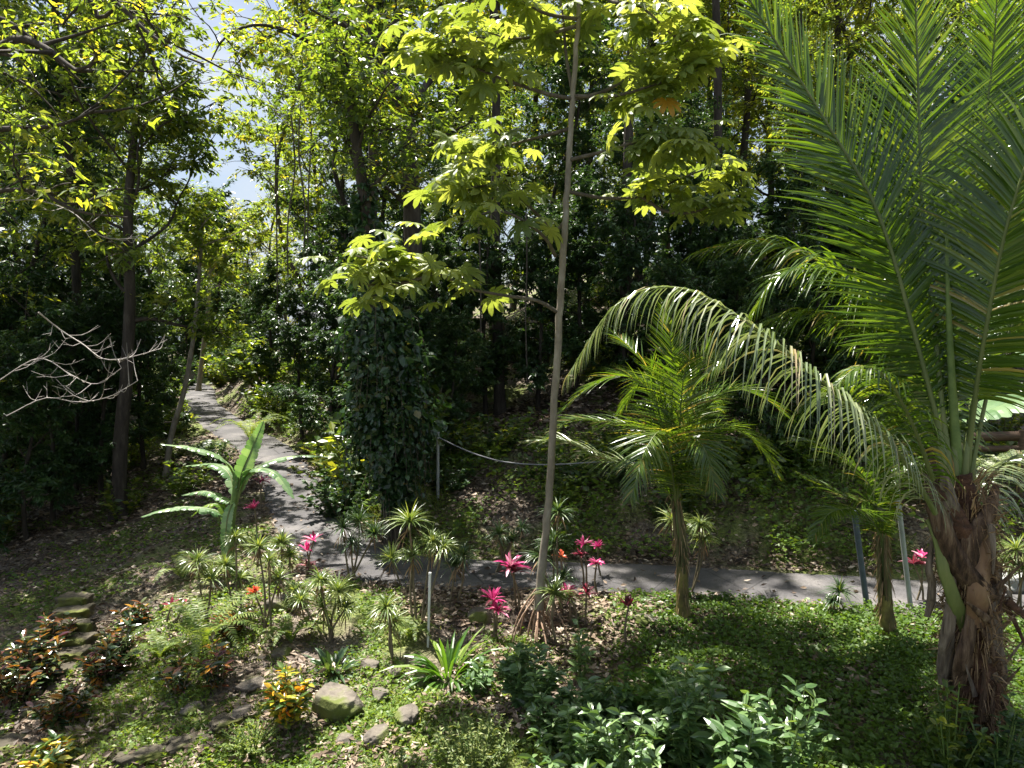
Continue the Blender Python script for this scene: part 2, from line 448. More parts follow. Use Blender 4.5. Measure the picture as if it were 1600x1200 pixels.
def blades(mb, pos, d, w, L, W, droop=.3, prof=(.5, 1, .7, .05), v=.5, mi=0, fold=0.0, grav=(0, 0, -1)):
    """strips that bend under their weight, one per row"""
    n = len(pos); k = len(prof) - 1
    p = np.array(pos, float); d = nrm(d); w = nrm(w - (w * d).sum(1, keepdims=True) * d)
    L = np.broadcast_to(L, (n,))[:, None]; W = np.broadcast_to(W, (n,))[:, None]
    droop = np.broadcast_to(droop, (n,))[:, None]
    g = np.array(grav, float)
    rows = []
    for j in range(k + 1):
        up = np.cross(w, d)
        o = w * W * prof[j] / 2
        if fold:
            u = up * W * prof[j] * fold
            rows.append(np.stack([p - o + u, p, p + o + u], 1))
        else:
            rows.append(np.stack([p - o, p + o], 1))
        p = p + d * L / k
        d = nrm(d + g * droop / k)
        w = nrm(w - (w * d).sum(1, keepdims=True) * d)
    V = np.stack(rows, 1)                       # n, k+1, c, 3
    c = V.shape[2]
    base = (np.arange(n) * (k + 1) * c)[:, None]
    F = []
    for j in range(k):
        for q in range(c - 1):
            a = j * c + q
            F.append(np.stack([base[:, 0] + a, base[:, 0] + a + 1, base[:, 0] + a + c + 1, base[:, 0] + a + c], 1))
    F = np.concatenate(F, 0)
    vv = np.tile(np.broadcast_to(v, (n,)), k * (c - 1))
    mb.add(V.reshape(-1, 3), F, vv, mi)


def tube(mb, pts, rad, sides=8, v=.5, mi=0, cap=True, flat=1.0, ref=None, rough=0, ridge=0):
    pts = np.asarray(pts, float); K = len(pts)
    rad = np.broadcast_to(rad, (K,))
    t = nrm(np.gradient(pts, axis=0))
    r0 = np.array([1., 0, 0]) if ref is None else np.asarray(ref, float)
    if abs((r0 * t[0]).sum()) > .95:
        r0 = np.array([0, 1., 0])
    ang = np.linspace(0, 2 * math.pi, sides, endpoint=False)
    rows = []
    a = r0
    rg = 1 + ridge * (rng.random(sides) - .5)
    for i in range(K):
        a = nrm(a - (a * t[i]).sum() * t[i]); b = np.cross(t[i], a)
        rr = rad[i] * rg * (1 + rough * (rng.random(sides) - .5))
        rows.append(pts[i] + (np.cos(ang) * rr)[:, None] * a + (np.sin(ang) * rr * flat)[:, None] * b)
    V = np.vstack(rows)
    i, j = np.meshgrid(np.arange(K - 1), np.arange(sides), indexing='ij')
    F = np.stack([i * sides + j, i * sides + (j + 1) % sides, (i + 1) * sides + (j + 1) % sides, (i + 1) * sides + j], -1).reshape(-1, 4)
    mb.add(V, F, v, mi, True)
    if cap:
        mb.add(np.vstack([rows[-1]]), np.arange(sides)[None], v, mi)
        mb.add(np.vstack([rows[0]]), np.arange(sides)[::-1][None], v, mi)


def rdir(n, zlo=-1, zhi=1):
    z = rng.uniform(zlo, zhi, n); a = rng.uniform(0, 2 * math.pi, n); r = np.sqrt(1 - z * z)
    return np.stack([r * np.cos(a), r * np.sin(a), z], 1)


def V3(x, y, z):
    return np.array([x, y, z], float)


# ------------------------------------------------------------------ objects
def link(name, me, parent=None, loc=None):
    o = bpy.data.objects.new(name, me)
    COL.objects.link(o)
    if parent is not None:
        o.parent = parent
    if loc is not None:
        o.location = loc
    return o


def tag(o, label=None, cat=None, group=None, kind=None):
    if label: o['label'] = label
    if cat: o['category'] = cat
    if group: o['group'] = group
    if kind: o['kind'] = kind
    return o


def thing(name, label, cat, loc, group=None):
    return tag(link(name, None, None, tuple(map(float, loc))), label, cat, group)


def part(name, mb, mats, parent, origin):
    return link(name, mb.mesh(name, mats, origin), parent)


def dup(root, loc, rz, s, label=None, sz=None):
    r = root.copy(); COL.objects.link(r)
    r.location = tuple(map(float, loc)); r.rotation_euler = (0, 0, rz); r.scale = (s, s, sz or s)
    if label: r['label'] = label
    for ch in list(root.children):
        c = ch.copy(); COL.objects.link(c); c.parent = r
    return r


# ------------------------------------------------------------------ ground and road
def build_ground():
    u = np.linspace(-1, 1, 420); xs = 75 * np.sinh(u * 3.2) / math.sinh(3.2)
    t = np.linspace(0, 1, 460); ys = -6 + 15 * t + 115 * (np.expm1(t * 3.4) / math.expm1(3.4))
    X, Y = np.meshgrid(xs, ys, indexing='xy')
    Z = H(X, Y)
    d, rz, side = road_dist(X, Y)
    Z = np.where(d < ROAD_W - .05, Z - .05, Z)
    V = np.stack([X, Y, Z], -1).reshape(-1, 3)
    nx, ny = len(xs), len(ys)
    i, j = np.meshgrid(np.arange(ny - 1), np.arange(nx - 1), indexing='ij')
    F = np.stack([i * nx + j, i * nx + j + 1, (i + 1) * nx + j + 1, (i + 1) * nx + j], -1).reshape(-1, 4)
    mb = MB(); mb.add(V, F, .5, 0, True)
    tag(link('ground', mb.mesh('ground', 'soil')), kind='structure')
    mb = MB()
    T = nrm(np.gradient(RS, axis=0)); S = np.stack([-T[:, 1], T[:, 0], np.zeros(len(T))], 1)
    offs = np.array([-1.0, -.93, -.5, 0, .5, .93, 1.0]); zz = np.array([-.05, .018, .026, .03, .026, .018, -.05])
    wob = ROAD_W + .05 * np.sin(np.arange(len(RS)) * .7) * rng.random(len(RS))
    rows = RS[:, None] + S[:, None] * (offs[None, :, None] * wob[:, None, None]) + zz[None, :, None] * V3(0, 0, 1)
    k = len(offs)
    i, j = np.meshgrid(np.arange(len(RS) - 1), np.arange(k - 1), indexing='ij')
    F = np.stack([i * k + j, i * k + j + 1, (i + 1) * k + j + 1, (i + 1) * k + j], -1).reshape(-1, 4)
    mb.add(rows.reshape(-1, 3), F, .5, 0, True)
    tag(link('path', mb.mesh('path', 'asphalt')), kind='structure')


build_ground()


# ------------------------------------------------------------------ ground cover (nobody could count it)
def scatter(n, x0, x1, y0, y1, keep=None):
    x = rng.uniform(x0, x1, n); y = rng.uniform(y0, y1, n)
    if keep is not None:
        k = keep(x, y) > rng.random(n); x, y = x[k], y[k]
    return np.stack([x, y, H(x, y)], 1)


def off_road(x, y, m=0.0):
    return (road_dist(x, y)[0] > ROAD_W + m).astype(float)


def build_litter():
    mb = MB()
    dens = lambda x, y: off_road(x, y, -.08) * sstep(.40, .58, fbm(x * .8, y * .8, 41))
    parts = [scatter(36000, -7, 6, 5.5, 10.5, lambda x, y: dens(x, y)),
             scatter(42000, -3, 9, 11, 19, lambda x, y: off_road(x, y) * .9),
             scatter(30000, -14, -2.5, 8, 20, lambda x, y: off_road(x, y) * .85),
             scatter(30000, -22, 14, 16, 40, lambda x, y: off_road(x, y)),
             scatter(1500, -8, 8, 9, 19, lambda x, y: 1 - off_road(x, y, -.05)), scatter(9000, -8, 8, 9, 19, lambda x, y: (1 - off_road(x, y, -.02)) * sstep(.55, .8, road_dist(x, y)[0] + .5 * (fbm(x * 1.5, y * 1.5, 91) - .5))),
             scatter(6000, -8, 8, 9, 19, lambda x, y: off_road(x, y, -.1) * (road_dist(x, y)[0] < ROAD_W + .2))]
    p = np.vstack(parts); n = len(p)
    p[:, 2] += .035 + rng.random(n) * .03
    d = rdir(n, -.25, .35); w = rdir(n, -.5, .5)
    sz = rng.uniform(.05, .13, n) * (1 + (p[:, 1] > 16) * .5)
    v = rng.random(n); v[:len(parts[0])] = .35 + .65 * v[:len(parts[0])]
    quads_leaf(mb, p, d, w, sz, sz * rng.uniform(.35, .6, n), v, .3, 0)
    tag(link('leaf_litter', mb.mesh('leaf_litter', 'litter')), 'brown fallen leaves lying on the soil under the trees', 'leaf litter', kind='stuff')


def cover(name, label, p, hgt, sz, m='cover', vlo=0, vhi=1, per=1):
    mb = MB()
    p = np.repeat(p, per, 0); n = len(p)
    if per > 1:
        p[:, :2] += rng.normal(0, .035, (n, 2))
    p[:, 2] += rng.random(n) ** .7 * hgt * (.35 + 1.3 * fbm(p[:, 0] * 1.7, p[:, 1] * 1.7, 77))
    d = rdir(n, -.1, .8); w = rdir(n, -.4, .4)
    s = rng.uniform(.6, 1.35, n) * sz
    quads_leaf(mb, p, d, w, s, s * rng.uniform(.45, .75, n), rng.uniform(vlo, vhi, n) * .6 + .4 * fbm(p[:, 0], p[:, 1], 5), .25, .15)
    tag(link(name, mb.mesh(name, m)), label, 'ground cover', kind='stuff')


def build_cover():
    lawn = lambda x, y: off_road(x, y, .0) * sstep(.8, 1.9, x + (y - 8) * -.15 + (fbm(x, y, 8) - .5)) * sstep(.22, .4, fbm(x * .9, y * .9, 18)) * (road_dist(x, y)[2] < 0)
    cover('ground_cover', 'low green creeping plants on the shaded slope below the coconut palm', scatter(42000, .8, 9, 4.6, 10.2, lawn), .13, .062, per=2, vhi=.5)  # tints kept low, so the lawn's shade is partly leaf colour
    gard = lambda x, y: off_road(x, y, 0) * sstep(.44, .55, fbm(x * 1.1, y * 1.1, 29)) * (road_dist(x, y)[2] < 0)
    cover('ground_cover', 'patches of bright green weeds between the garden stones', scatter(60000, -7, 1.6, 5.0, 10.6, gard), .08, .05, per=1, vlo=.25)
    bank = lambda x, y: off_road(x, y, .1) * (road_dist(x, y)[2] > 0) * sstep(.42, .54, fbm(x * .9, y * .9, 37))
    cover('ground_cover', 'dense green creeper covering the bank behind the path', scatter(26000, -1.6, 9, 11.2, 15.5, bank), .34, .085, per=1)
    bank3 = lambda x, y: off_road(x, y, .1) * (road_dist(x, y)[2] > 0) * sstep(.5, .6, fbm(x * 1.3, y * 1.3, 137))
    cover('ground_cover', 'taller broad leaved weeds standing in clumps on the bank behind the path', scatter(9000, -1.6, 9, 11.2, 16, bank3), .7, .16, 'leaf_mid')
    left = lambda x, y: off_road(x, y, .1) * (road_dist(x, y)[2] < 0) * sstep(.5, .62, fbm(x * .6, y * 1.1, 47))
    cover('ground_cover', 'mossy green weeds on the dark slope beside the climbing path', scatter(36000, -15, -3, 10, 24, left), .10, .075)
    bk2 = lambda x, y: off_road(x, y, .1) * (road_dist(x, y)[2] > 0)
    cover('ground_cover', 'leafy plants on the bank along the climbing path', scatter(30000, -13, -2.4, 12.5, 27, lambda x, y: bk2(x, y) * (road_dist(x, y)[0] < 3.5)), .45, .11)


def build_grass():
    mb = MB()
    for (n, x0, x1, y0, y1, fn, L) in (
            (26000, -6.5, -1.2, 11.2, 19, lambda x, y: off_road(x, y, .02) * (road_dist(x, y)[2] > 0) * (road_dist(x, y)[0] < 2.2), .30),
            (16000, -6.2, -2.6, 5.2, 8.2, lambda x, y: sstep(.50, .6, fbm(x * .8 + y * .5, y * .8, 61)), .12),
            (26000, -5, 1.2, 5.4, 10.2, lambda x, y: off_road(x, y, .05) * sstep(.5, .62, fbm(x * 1.6 + 9, y * 1.6, 161)), .10),
            (9000, 1.0, 8, 5, 9.6, lambda x, y: off_road(x, y, .1) * sstep(.5, .62, fbm(x, y, 71)), .12)):
        p = scatter(n, x0, x1, y0, y1, fn); k = len(p)
        d = rdir(k, .45, 1)
        _, _, s = road_dist(p[:, 0], p[:, 1])
        blades(mb, p, d, rdir(k, -.2, .2), rng.uniform(.6, 1.3, k) * L, rng.uniform(.008, .014, k), rng.uniform(.6, 2.2, k), (.7, 1, .6, .05), rng.random(k))
    A, B = PG(275, 1045), PG(70, 1195)
    def streak(x, y):
        t = np.clip(((x - A[0]) * (B[0] - A[0]) + (y - A[1]) * (B[1] - A[1])) / ((B[0] - A[0]) ** 2 + (B[1] - A[1]) ** 2), 0, 1)
        dd = np.hypot(x - A[0] - t * (B[0] - A[0]), y - A[1] - t * (B[1] - A[1]))
        return 1 - sstep(.12, .42, dd + .3 * (fbm(x * 3, y * 3, 7) - .5))
    p = scatter(60000, -6, -2.5, 5.2, 8.8, streak); k = len(p)
    blades(mb, p, rdir(k, .4, 1), rdir(k, -.2, .2), rng.uniform(.06, .16, k), rng.uniform(.006, .012, k), rng.uniform(.6, 2.2, k), (.7, 1, .6, .05), .4 + .6 * rng.random(k))
    tag(link('grass', mb.mesh('grass', 'grass')), 'long bright grass hanging over the bank and tufts on the garden slope', 'grass', kind='stuff')


build_litter(); build_cover(); build_grass()


# ------------------------------------------------------------------ trees
def tree_meshes(name, trunk, r0, r1, cb, nb, blen, leafm, barkm, leaf=.17, per=30, nsub=6, ntw=5, updir=.45, droop=.3, vary=(0, 1), limbs=None, tw=.75, sides=10, bare=0.0):
    """trunk polyline in local space -> (trunk mesh with limbs, crown mesh)"""
    tp = spline(trunk, 28); K = len(tp)
    tb = MB(); cb_ = MB()
    rr = r0 + (r1 - r0) * np.linspace(0, 1, K) ** .8
    rr[0] *= 1.45; rr[1] *= 1.15
    tube(tb, tp, rr, sides, rough=.12)
    P_, D_ = [], []
    Hh = np.linalg.norm(tp[-1] - tp[0])
    starts = [(cb + (1 - cb) * ((i + .5) / nb) ** .85, None) for i in range(nb)]
    allb = []
    for i, (t, _) in enumerate(starts):
        o = np.array([np.interp(t * (K - 1), np.arange(K), tp[:, k]) for k in range(3)])
        a = i * 2.4 + rng.uniform(-.5, .5)
        up = updir + .6 * (t - cb) / (1 - cb + .01)
        dr = nrm(V3(math.cos(a), math.sin(a), up))
        Lb = blen * rng.uniform(.7, 1.15) * (1 - .45 * max(0, (t - .75) / .25)) * (.75 + .25 * min(1, (t - cb) * 5 + .3))
        pts = [o]; d = dr.copy()
        for s in range(5):
            d = nrm(d + rng.normal(0, .22, 3) + V3(0, 0, .06)); pts.append(pts[-1] + d * Lb / 5)
        allb.append((spline(pts, 12), max(.018, r0 * .36 * (1.2 - t))))
    if limbs:
        for pts, rad in limbs:
            allb.append((spline(pts, 14), rad))
    for pts, rad in allb:
        k = len(pts)
        tube(tb, pts, np.linspace(rad, .012, k), 6, cap=False, rough=.1)
        Lb = np.linalg.norm(np.diff(pts, axis=0), axis=1).sum()
        for s in range(nsub):
            t = .22 + .78 * (s + rng.random() * .8) / nsub
            i = min(k - 2, int(t * (k - 1)))
            o = pts[i]; tg = nrm(pts[i + 1] - pts[i])
            d = nrm(tg * .6 + rdir(1, -.35, .75)[0])
            L2 = Lb * rng.uniform(.25, .5)
            q = [o]
            for z in range(3):
                d = nrm(d + rng.normal(0, .25, 3)); q.append(q[-1] + d * L2 / 3)
            q = spline(q, 6)
            tube(tb, q, np.linspace(max(.01, rad * .35), .006, 6), 4, cap=False)
            for w in range(ntw):
                j = rng.integers(1, 6)
                d2 = nrm((q[j] - q[j - 1]) * 2 + rdir(1, -.5, .7)[0])
                e = q[j] + d2 * tw * rng.uniform(.5, 1.1)
                e[2] -= droop * .2 * tw
                tube(tb, np.stack([q[j], (q[j] + e) / 2 + V3(0, 0, .04), e]), [.007, .005, .003], 3, cap=False)
                if rng.random() >= bare:
                    P_.append((q[j], e))
    A = np.array([a for a, b in P_]); B = np.array([b for a, b in P_])
    n = len(A)
    ids = np.repeat(np.arange(n), per)
    cv = rng.uniform(0, 1, n)[ids]
    t = rng.uniform(.15, 1.08, len(ids))[:, None]
    pos = A[ids] * (1 - t) + B[ids] * t + rng.normal(0, .05 * tw / .75, (len(ids), 3))
    d = nrm(nrm(B - A)[ids] * .5 + rdir(len(ids), -.6, .5)); d[:, 2] -= droop
    w = rdir(len(ids), -.35, .35)
    s = rng.uniform(.6, 1.3, len(ids)) * leaf
    v = vary[0] + (vary[1] - vary[0]) * np.clip(.55 * cv + .5 * rng.random(len(ids)), 0, 1)
    quads_leaf(cb_, pos, d, w, s, s * rng.uniform(.34, .5, len(ids)), v, .25, .12)
    return tb.mesh(name + '_trunk', barkm), cb_.mesh(name + '_crown', leafm)


def put_tree(name, meshes, loc, label, cat='tree', group=None, rz=0, s=1, sz=None):
    r = thing(name, label, cat, loc, group)
    r.rotation_euler = (0, 0, rz); r.scale = (s, s, sz or s)
    link('trunk', meshes[0], r); link('crown', meshes[1], r)
    return r


def wob(h, k=6, a=.35, lean=(0, 0)):
    t = np.linspace(0, 1, k)
    p = np.stack([lean[0] * t * h + np.cumsum(rng.normal(0, a / k * 1.6, k)), lean[1] * t * h + np.cumsum(rng.normal(0, a / k, k)), t * h], 1)
    p -= p[0]
    p[0, 2] = -.3
    return p


protos = {
    'broadleaf_tree': tree_meshes('a', wob(13, a=1.3), .13, .04, .12, 18, 3.6, 'leaf_mid', 'bark', .18, 20, 6, 5),
    'tall_tree': tree_meshes('b', wob(16, a=1.5), .14, .05, .15, 19, 3.9, 'leaf_light', 'bark', .19, 18, 6, 5, .5),
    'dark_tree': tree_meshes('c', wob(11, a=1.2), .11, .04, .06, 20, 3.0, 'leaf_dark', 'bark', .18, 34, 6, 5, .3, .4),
    'slender_tree': tree_meshes('d', wob(14, a=1.8), .10, .04, .3, 14, 2.4, 'leaf_light', 'bark_mid', .18, 26, 6, 4, .4),
    'yellow_tree': tree_meshes('e', wob(14, a=1.3), .16, .05, .16, 16, 3.6, 'leaf_yellow', 'bark', .18, 19, 6, 5),
    'added_canopy_tree': tree_meshes('g', wob(21, a=2.0), .15, .06, .56, 18, 4.2, 'leaf_mid', 'bark', .2, 22, 6, 5, .4),
    'low_tree': tree_meshes('f', wob(5.5, a=.5), .09, .03, .15, 15, 1.8, 'leaf_dark', 'bark', .15, 42, 5, 4, .35, .35, tw=.5),  # dark leaf colour chosen to deepen the understorey shade
}
TL = {
    'added_canopy_tree': 'very tall trunk with an unseen crown added to shade the clearing',
    'broadleaf_tree': 'mid green leafy tree among the many on the hillside behind',
    'tall_tree': 'tall tree with sunlit pale green crown behind the clearing',
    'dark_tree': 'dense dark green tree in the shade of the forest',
    'slender_tree': 'thin trunked tree with a small light crown in the forest',
    'yellow_tree': 'tall tree with yellow green crown glowing in the sun',
    'low_tree': 'low bushy tree of the shaded forest understorey',
}
first = {}
placed = []


def forest(kind, x, y, s=1.0, sz=None, rz=None):
    z = float(H(x, y)) - .1
    rz = rng.uniform(0, 6.28) if rz is None else rz
    if kind not in first:
        first[kind] = put_tree(kind, protos[kind], (x, y, z), TL[kind], 'tree', 'forest trees: ' + kind.replace('_', ' '), rz, s, sz)
    else:
        dup(first[kind], (x, y, z), rz, s, None, sz)
    placed.append((x, y))


# hand placed backdrop, as (photo column, metres ahead, kind, scale)
for px, Y, k, s in [
        (-60, 17, 'broadleaf_tree', 1.0), (40, 20, 'dark_tree', 1.05), (110, 24, 'broadleaf_tree', 1.05), (20, 28, 'tall_tree', 1.0),
        (150, 30, 'dark_tree', 1.1), (215, 30, 'broadleaf_tree', 1.0), (90, 36, 'tall_tree', 1.05), (-40, 36, 'broadleaf_tree', 1.2),
        (230, 40, 'broadleaf_tree', .95), (180, 46, 'tall_tree', 1.0),
        (300, 48, 'low_tree', 1.5), (345, 46, 'low_tree', 1.7), (385, 44, 'yellow_tree', .62), (330, 56, 'dark_tree', .85), (280, 56, 'broadleaf_tree', .8), (450, 58, 'yellow_tree', .85), (370, 60, 'broadleaf_tree', .75),
        (450, 36, 'slender_tree', .8), (485, 33, 'tall_tree', .95), (480, 27, 'slender_tree', 1.0), (520, 23, 'broadleaf_tree', .95),
        (560, 30, 'tall_tree', 1.05), (600, 26, 'dark_tree', 1.1), (690, 20.5, 'dark_tree', 1.0), (735, 25, 'broadleaf_tree', 1.1), (780, 21, 'slender_tree', 1.0),
        (770, 31, 'tall_tree', 1.1), (850, 23, 'dark_tree', 1.15), (905, 27, 'broadleaf_tree', 1.1), (960, 20.5, 'dark_tree', 1.0), (1000, 30, 'tall_tree', 1.1),
        (1050, 23.5, 'broadleaf_tree', 1.05), (1120, 20.5, 'dark_tree', 1.0), (1160, 27, 'yellow_tree', 1.15), (1230, 22, 'tall_tree', .95), (1290, 26, 'yellow_tree', 1.2),
        (1340, 20.5, 'dark_tree', 1.0), (1400, 24, 'broadleaf_tree', 1.1), (1480, 21, 'dark_tree', 1.1), (1540, 25, 'tall_tree', 1.1), (1620, 20.5, 'broadleaf_tree', 1.0),
        (1700, 23, 'dark_tree', 1.1), (1100, 33, 'tall_tree', 1.2), (660, 34, 'broadleaf_tree', 1.25), (860, 36, 'tall_tree', 1.2), (1450, 33, 'tall_tree', 1.2), (1250, 34, 'broadleaf_tree', 1.2)]:
    if px > 640: s *= .58 if Y < 22 else .75 if Y < 25.5 else .95 if Y < 30 else 1.15
    forest(k, (px - 800) / FPX * Y, Y, s)
for px, Y, s in [(588, 18.0, 1.0), (782, 18.4, 1.0), (975, 19, 1.02), (1130, 20, 1.0), (1650, 18.5, 1.0), (-70, 16.3, .95), (140, 20, 1.0)]:  # trees added for their shade, crowns spreading out of view above
    forest('added_canopy_tree', (px - 800) / FPX * Y, Y, s)
for px, Y, s in [(290, 44, 1.0), (318, 52, 1.1), (350, 50, 1.0), (300, 58, 1.2), (385, 52, 1.1), (410, 47, 1.0), (335, 62, 1.3), (270, 50, 1.1), (430, 42, .9), (365, 56, 1.2), (250, 42, 1.0)]:
    forest('low_tree', (px - 800) / FPX * Y, Y, s)
for px, Y, s in [(690, 38, 1.2), (800, 40, 1.3), (930, 36, 1.15), (1040, 40, 1.35), (1130, 37, 1.2), (1220, 42, 1.4), (1330, 38, 1.25), (1430, 41, 1.35), (1560, 38, 1.25), (1080, 29, .95), (1190, 31, 1.0), (1310, 31, 1.0), (1010, 26, .8)]:
    forest('yellow_tree' if px in (1130, 1190, 1330, 1220, 1310) else 'tall_tree', (px - 800) / FPX * Y, Y, s)
# more trunks further up the hill
tries = 0
while len(placed) < 100 and tries < 3000:
    tries += 1
    Y = rng.uniform(26, 62); px = rng.uniform(-250, 1850)
    if 255 < px < 440: continue
    x = (px - 800) / FPX * Y
    if min((x - a) ** 2 + (Y - b) ** 2 for a, b in placed) < 3.6 ** 2: continue
    forest(['broadleaf_tree', 'tall_tree', 'dark_tree', 'low_tree'][rng.integers(0, 4)], x, Y, rng.uniform(.95, 1.25))
# low trees that close the view between the trunks
for px, Y, s in [(30, 15.5, .7), (110, 19, .8), (-20, 22, 1.0), (230, 26, .8), (420, 27, .75), (470, 21, .7), (520, 18.5, .75), (560, 20, .9), (700, 17.8, .7), (760, 18.5, .8),
                 (840, 18, .75), (900, 18.8, .85), (980, 17.5, .8), (1060, 18.5, .85), (1140, 17, .75), (1210, 18.2, .85), (1290, 16.6, .7), (1360, 17.8, .8), (1430, 16.5, .75),
                 (1500, 17.6, .85), (1590, 16.5, .8), (640, 19.5, .85), (1130, 14.6, .62), (1200, 14.0, .6), (1275, 14.4, .66), (1345, 13.9, .6), (1415, 14.3, .64), (1490, 13.9, .6), (1060, 15.2, .6), (700, 15.8, .5), (640, 16.5, .62), (0, 17.5, .9), (70, 16.5, .8), (150, 18, .85), (220, 20, .8), (-60, 14, .8), (120, 23, 1.0), (30, 21, 1.1), (180, 24, 1.0)]:
    forest('low_tree', (px - 800) / FPX * Y, Y, s)


def sight_trunk(base, pts, Y0, Y1=None, top=None):
    """local trunk points from photo pixels; base is the ground point"""
    Y1 = Y1 or Y0
    q = [base - base + V3(0, 0, -.2)]
    for i, (px, py) in enumerate(pts):
        q.append(P(px, py, Y0 + (Y1 - Y0) * (i + 1) / len(pts)) - base)
    return q


# the dark trunk on the left slope
b = PG(185, 815)
put_tree('roadside_tree', tree_meshes('l', sight_trunk(b, [(188, 700), (197, 590), (203, 470), (200, 330), (212, 190), (225, 60)], b[1]), .19, .06, .40, 15, 3.0, 'leaf_mid', 'bark', .17, 30, 6, 5, .4),
         b, 'dark straight trunk with leafy crown standing on the slope below the climbing path')
# thin pale leaning trunk
b = PG(257, 748)
put_tree('leaning_tree', tree_meshes('p', sight_trunk(b, [(268, 680), (288, 610), (303, 520), (312, 420), (318, 330)], b[1], b[1] + 1), .085, .035, .7, 7, 1.5, 'leaf_light', 'bark_pale', .15, 24, 5, 4, .5, tw=.5),
         b, 'thin pale trunk leaning beside the lower edge of the climbing path')
b = PG(309, 612)
put_tree('leaning_tree', tree_meshes('q', sight_trunk(b, [(318, 540), (326, 470), (330, 380)], b[1], b[1]), .13, .06, .75, 7, 1.8, 'leaf_light', 'bark_pale', .18, 22, 5, 4, .5),
         b, 'pale leaning trunk where the path disappears at its far end')
# vine covered tree
vb = PG(620, 846)
put_tree('vine_covered_tree', tree_meshes('v', sight_trunk(vb, [(613, 700), (600, 580), (588, 480), (580, 380), (560, 250), (540, 100)], vb[1]), .20, .07, .72, 8, 1.9, 'leaf_mid', 'bark', .15, 18, 6, 4, .5),
         vb, 'tree whose lower trunk is wrapped in a thick dark green climbing vine')
vt = [o for o in COL.objects if o.name.startswith('vine_covered_tree')][0]


def vine():
    mb = MB()
    n = 6200
    t = rng.random(n) ** .9
    zz = .45 + t * 3.5
    a = rng.uniform(0, 6.283, n)
    lump = vnoise(a * 1.5 + zz, zz * 1.9, 3) * .65 + vnoise(a * 3.2, zz * 3.7, 8) * .35
    rad = (.05 + .55 * sstep(0, .55, t) * (1 - .45 * sstep(.7, 1, t))) * (.15 + 1.7 * lump) * rng.uniform(.35, 1.12, n) + .12
    cx = -.34 * t + .05
    pos = np.stack([cx + np.cos(a) * rad, np.sin(a) * rad, zz + rng.normal(0, .06, n)], 1)
    d = np.stack([np.cos(a) * .6, np.sin(a) * .6, np.full(n, -.7)], 1) + rng.normal(0, .6, (n, 3))
    w = np.stack([-np.sin(a), np.cos(a), a * 0], 1) + rng.normal(0, .6, (n, 3))
    s = rng.uniform(.05, .11, n) + .13 * rng.random(n) ** 3
    blades(mb, pos, d, w, s, s * .72, .3, (.25, 1, .7, .03), rng.random(n), fold=.12)
    m_ = 900; z2 = rng.uniform(3.4, 6.2, m_); a2 = rng.uniform(0, 6.283, m_); r2 = rng.uniform(.1, .38, m_) * (1.15 - (z2 - 3.4) / 4)
    p2 = np.stack([np.interp(z2, [0, 4, 6.5], [0, -.36, -.5]) + np.cos(a2) * r2, np.sin(a2) * r2, z2], 1); sz = rng.uniform(.06, .16, m_)
    blades(mb, p2, np.stack([np.cos(a2) * .6, np.sin(a2) * .6, np.full(m_, -.7)], 1) + rng.normal(0, .5, (m_, 3)), rdir(m_), sz, sz * .7, .3, (.25, 1, .7, .03), rng.random(m_), fold=.12)
    for k in range(60):                       # shoots that trail off the trunk
        a = rng.uniform(0, 6.28); z0 = rng.uniform(1.4, 4.1); r0 = rng.uniform(.25, .5)
        L = rng.uniform(.3, 1.1)
        q = spline([V3(math.cos(a) * r0 - .15, math.sin(a) * r0, z0), V3(math.cos(a) * (r0 + .25) - .15, math.sin(a) * (r0 + .25), z0 + .1), V3(math.cos(a) * (r0 + .38) - .15, math.sin(a) * (r0 + .38), z0 - L)], 14)
        tube(mb, q, .005, 3, mi=1, cap=False)
        m_ = 22; i = rng.integers(2, 14, m_); sz = rng.uniform(.05, .13, m_)
        blades(mb, q[i] + rng.normal(0, .02, (m_, 3)), rdir(m_, -.9, .2), rdir(m_), sz, sz * .7, .3, (.25, 1, .7, .03), rng.random(m_), fold=.12)
    for k in range(16):
        a = rng.uniform(0, 6.28); r_ = rng.uniform(.2, .3)
        q = [V3(math.cos(a + f * 2) * r_ * f, math.sin(a + f * 2) * r_ * f, z) for f, z in ((1, 0), (.9, .6), (.8, 1.2), (.7, 2))]
        tube(mb, spline(q, 10), .012, 4, mi=1, cap=False)
    link('climbing_vine', mb.mesh('climbing_vine', ['ivy', 'bark_mid']), vt)


vine()
# big forked tree in the middle distance
fb = GX(645, 16.5)
fk = lambda *pts: [P(px, py, Y - 4.5) - fb for px, py, Y in pts]
put_tree('forked_tree', tree_meshes('k', sight_trunk(fb, [(647, 480), (644, 340), (640, 250), (636, 185)], 16.5), .25, .17, .97, 2, 1.6, 'leaf_light', 'bark', .16, 13, 6, 4, .6, limbs=[
    (fk((636, 190, 21), (606, 120, 21), (590, 80, 21), (560, 55, 20.5), (520, 20, 20), (480, -60, 19)), .13),
    (fk((606, 125, 21), (575, 122, 20.6), (530, 100, 20.2), (500, 70, 20), (460, 30, 19.6)), .10),
    (fk((500, 75, 20), (440, 45, 19.6), (390, 40, 19.2), (350, 60, 19), (330, 95, 18.8)), .05),
    (fk((440, 48, 19.6), (400, 70, 19.4), (365, 105, 19.2)), .035),
    (fk((590, 80, 21), (625, 30, 21.4), (628, -40, 21.8), (640, -120, 22)), .12),
    (fk((636, 190, 21), (660, 140, 21.5), (700, 90, 22), (720, 20, 22.5), (730, -80, 23)), .11),
    (fk((625, 40, 21.4), (580, 10, 21), (550, -30, 21)), .07),
    (fk((640, 250, 21), (690, 215, 20.5), (740, 190, 20)), .07),
    (fk((644, 330, 21), (600, 290, 20.3), (550, 260, 19.6)), .06)]),
         fb, 'big dark tree with crooked forked limbs high above the vine covered trunk')
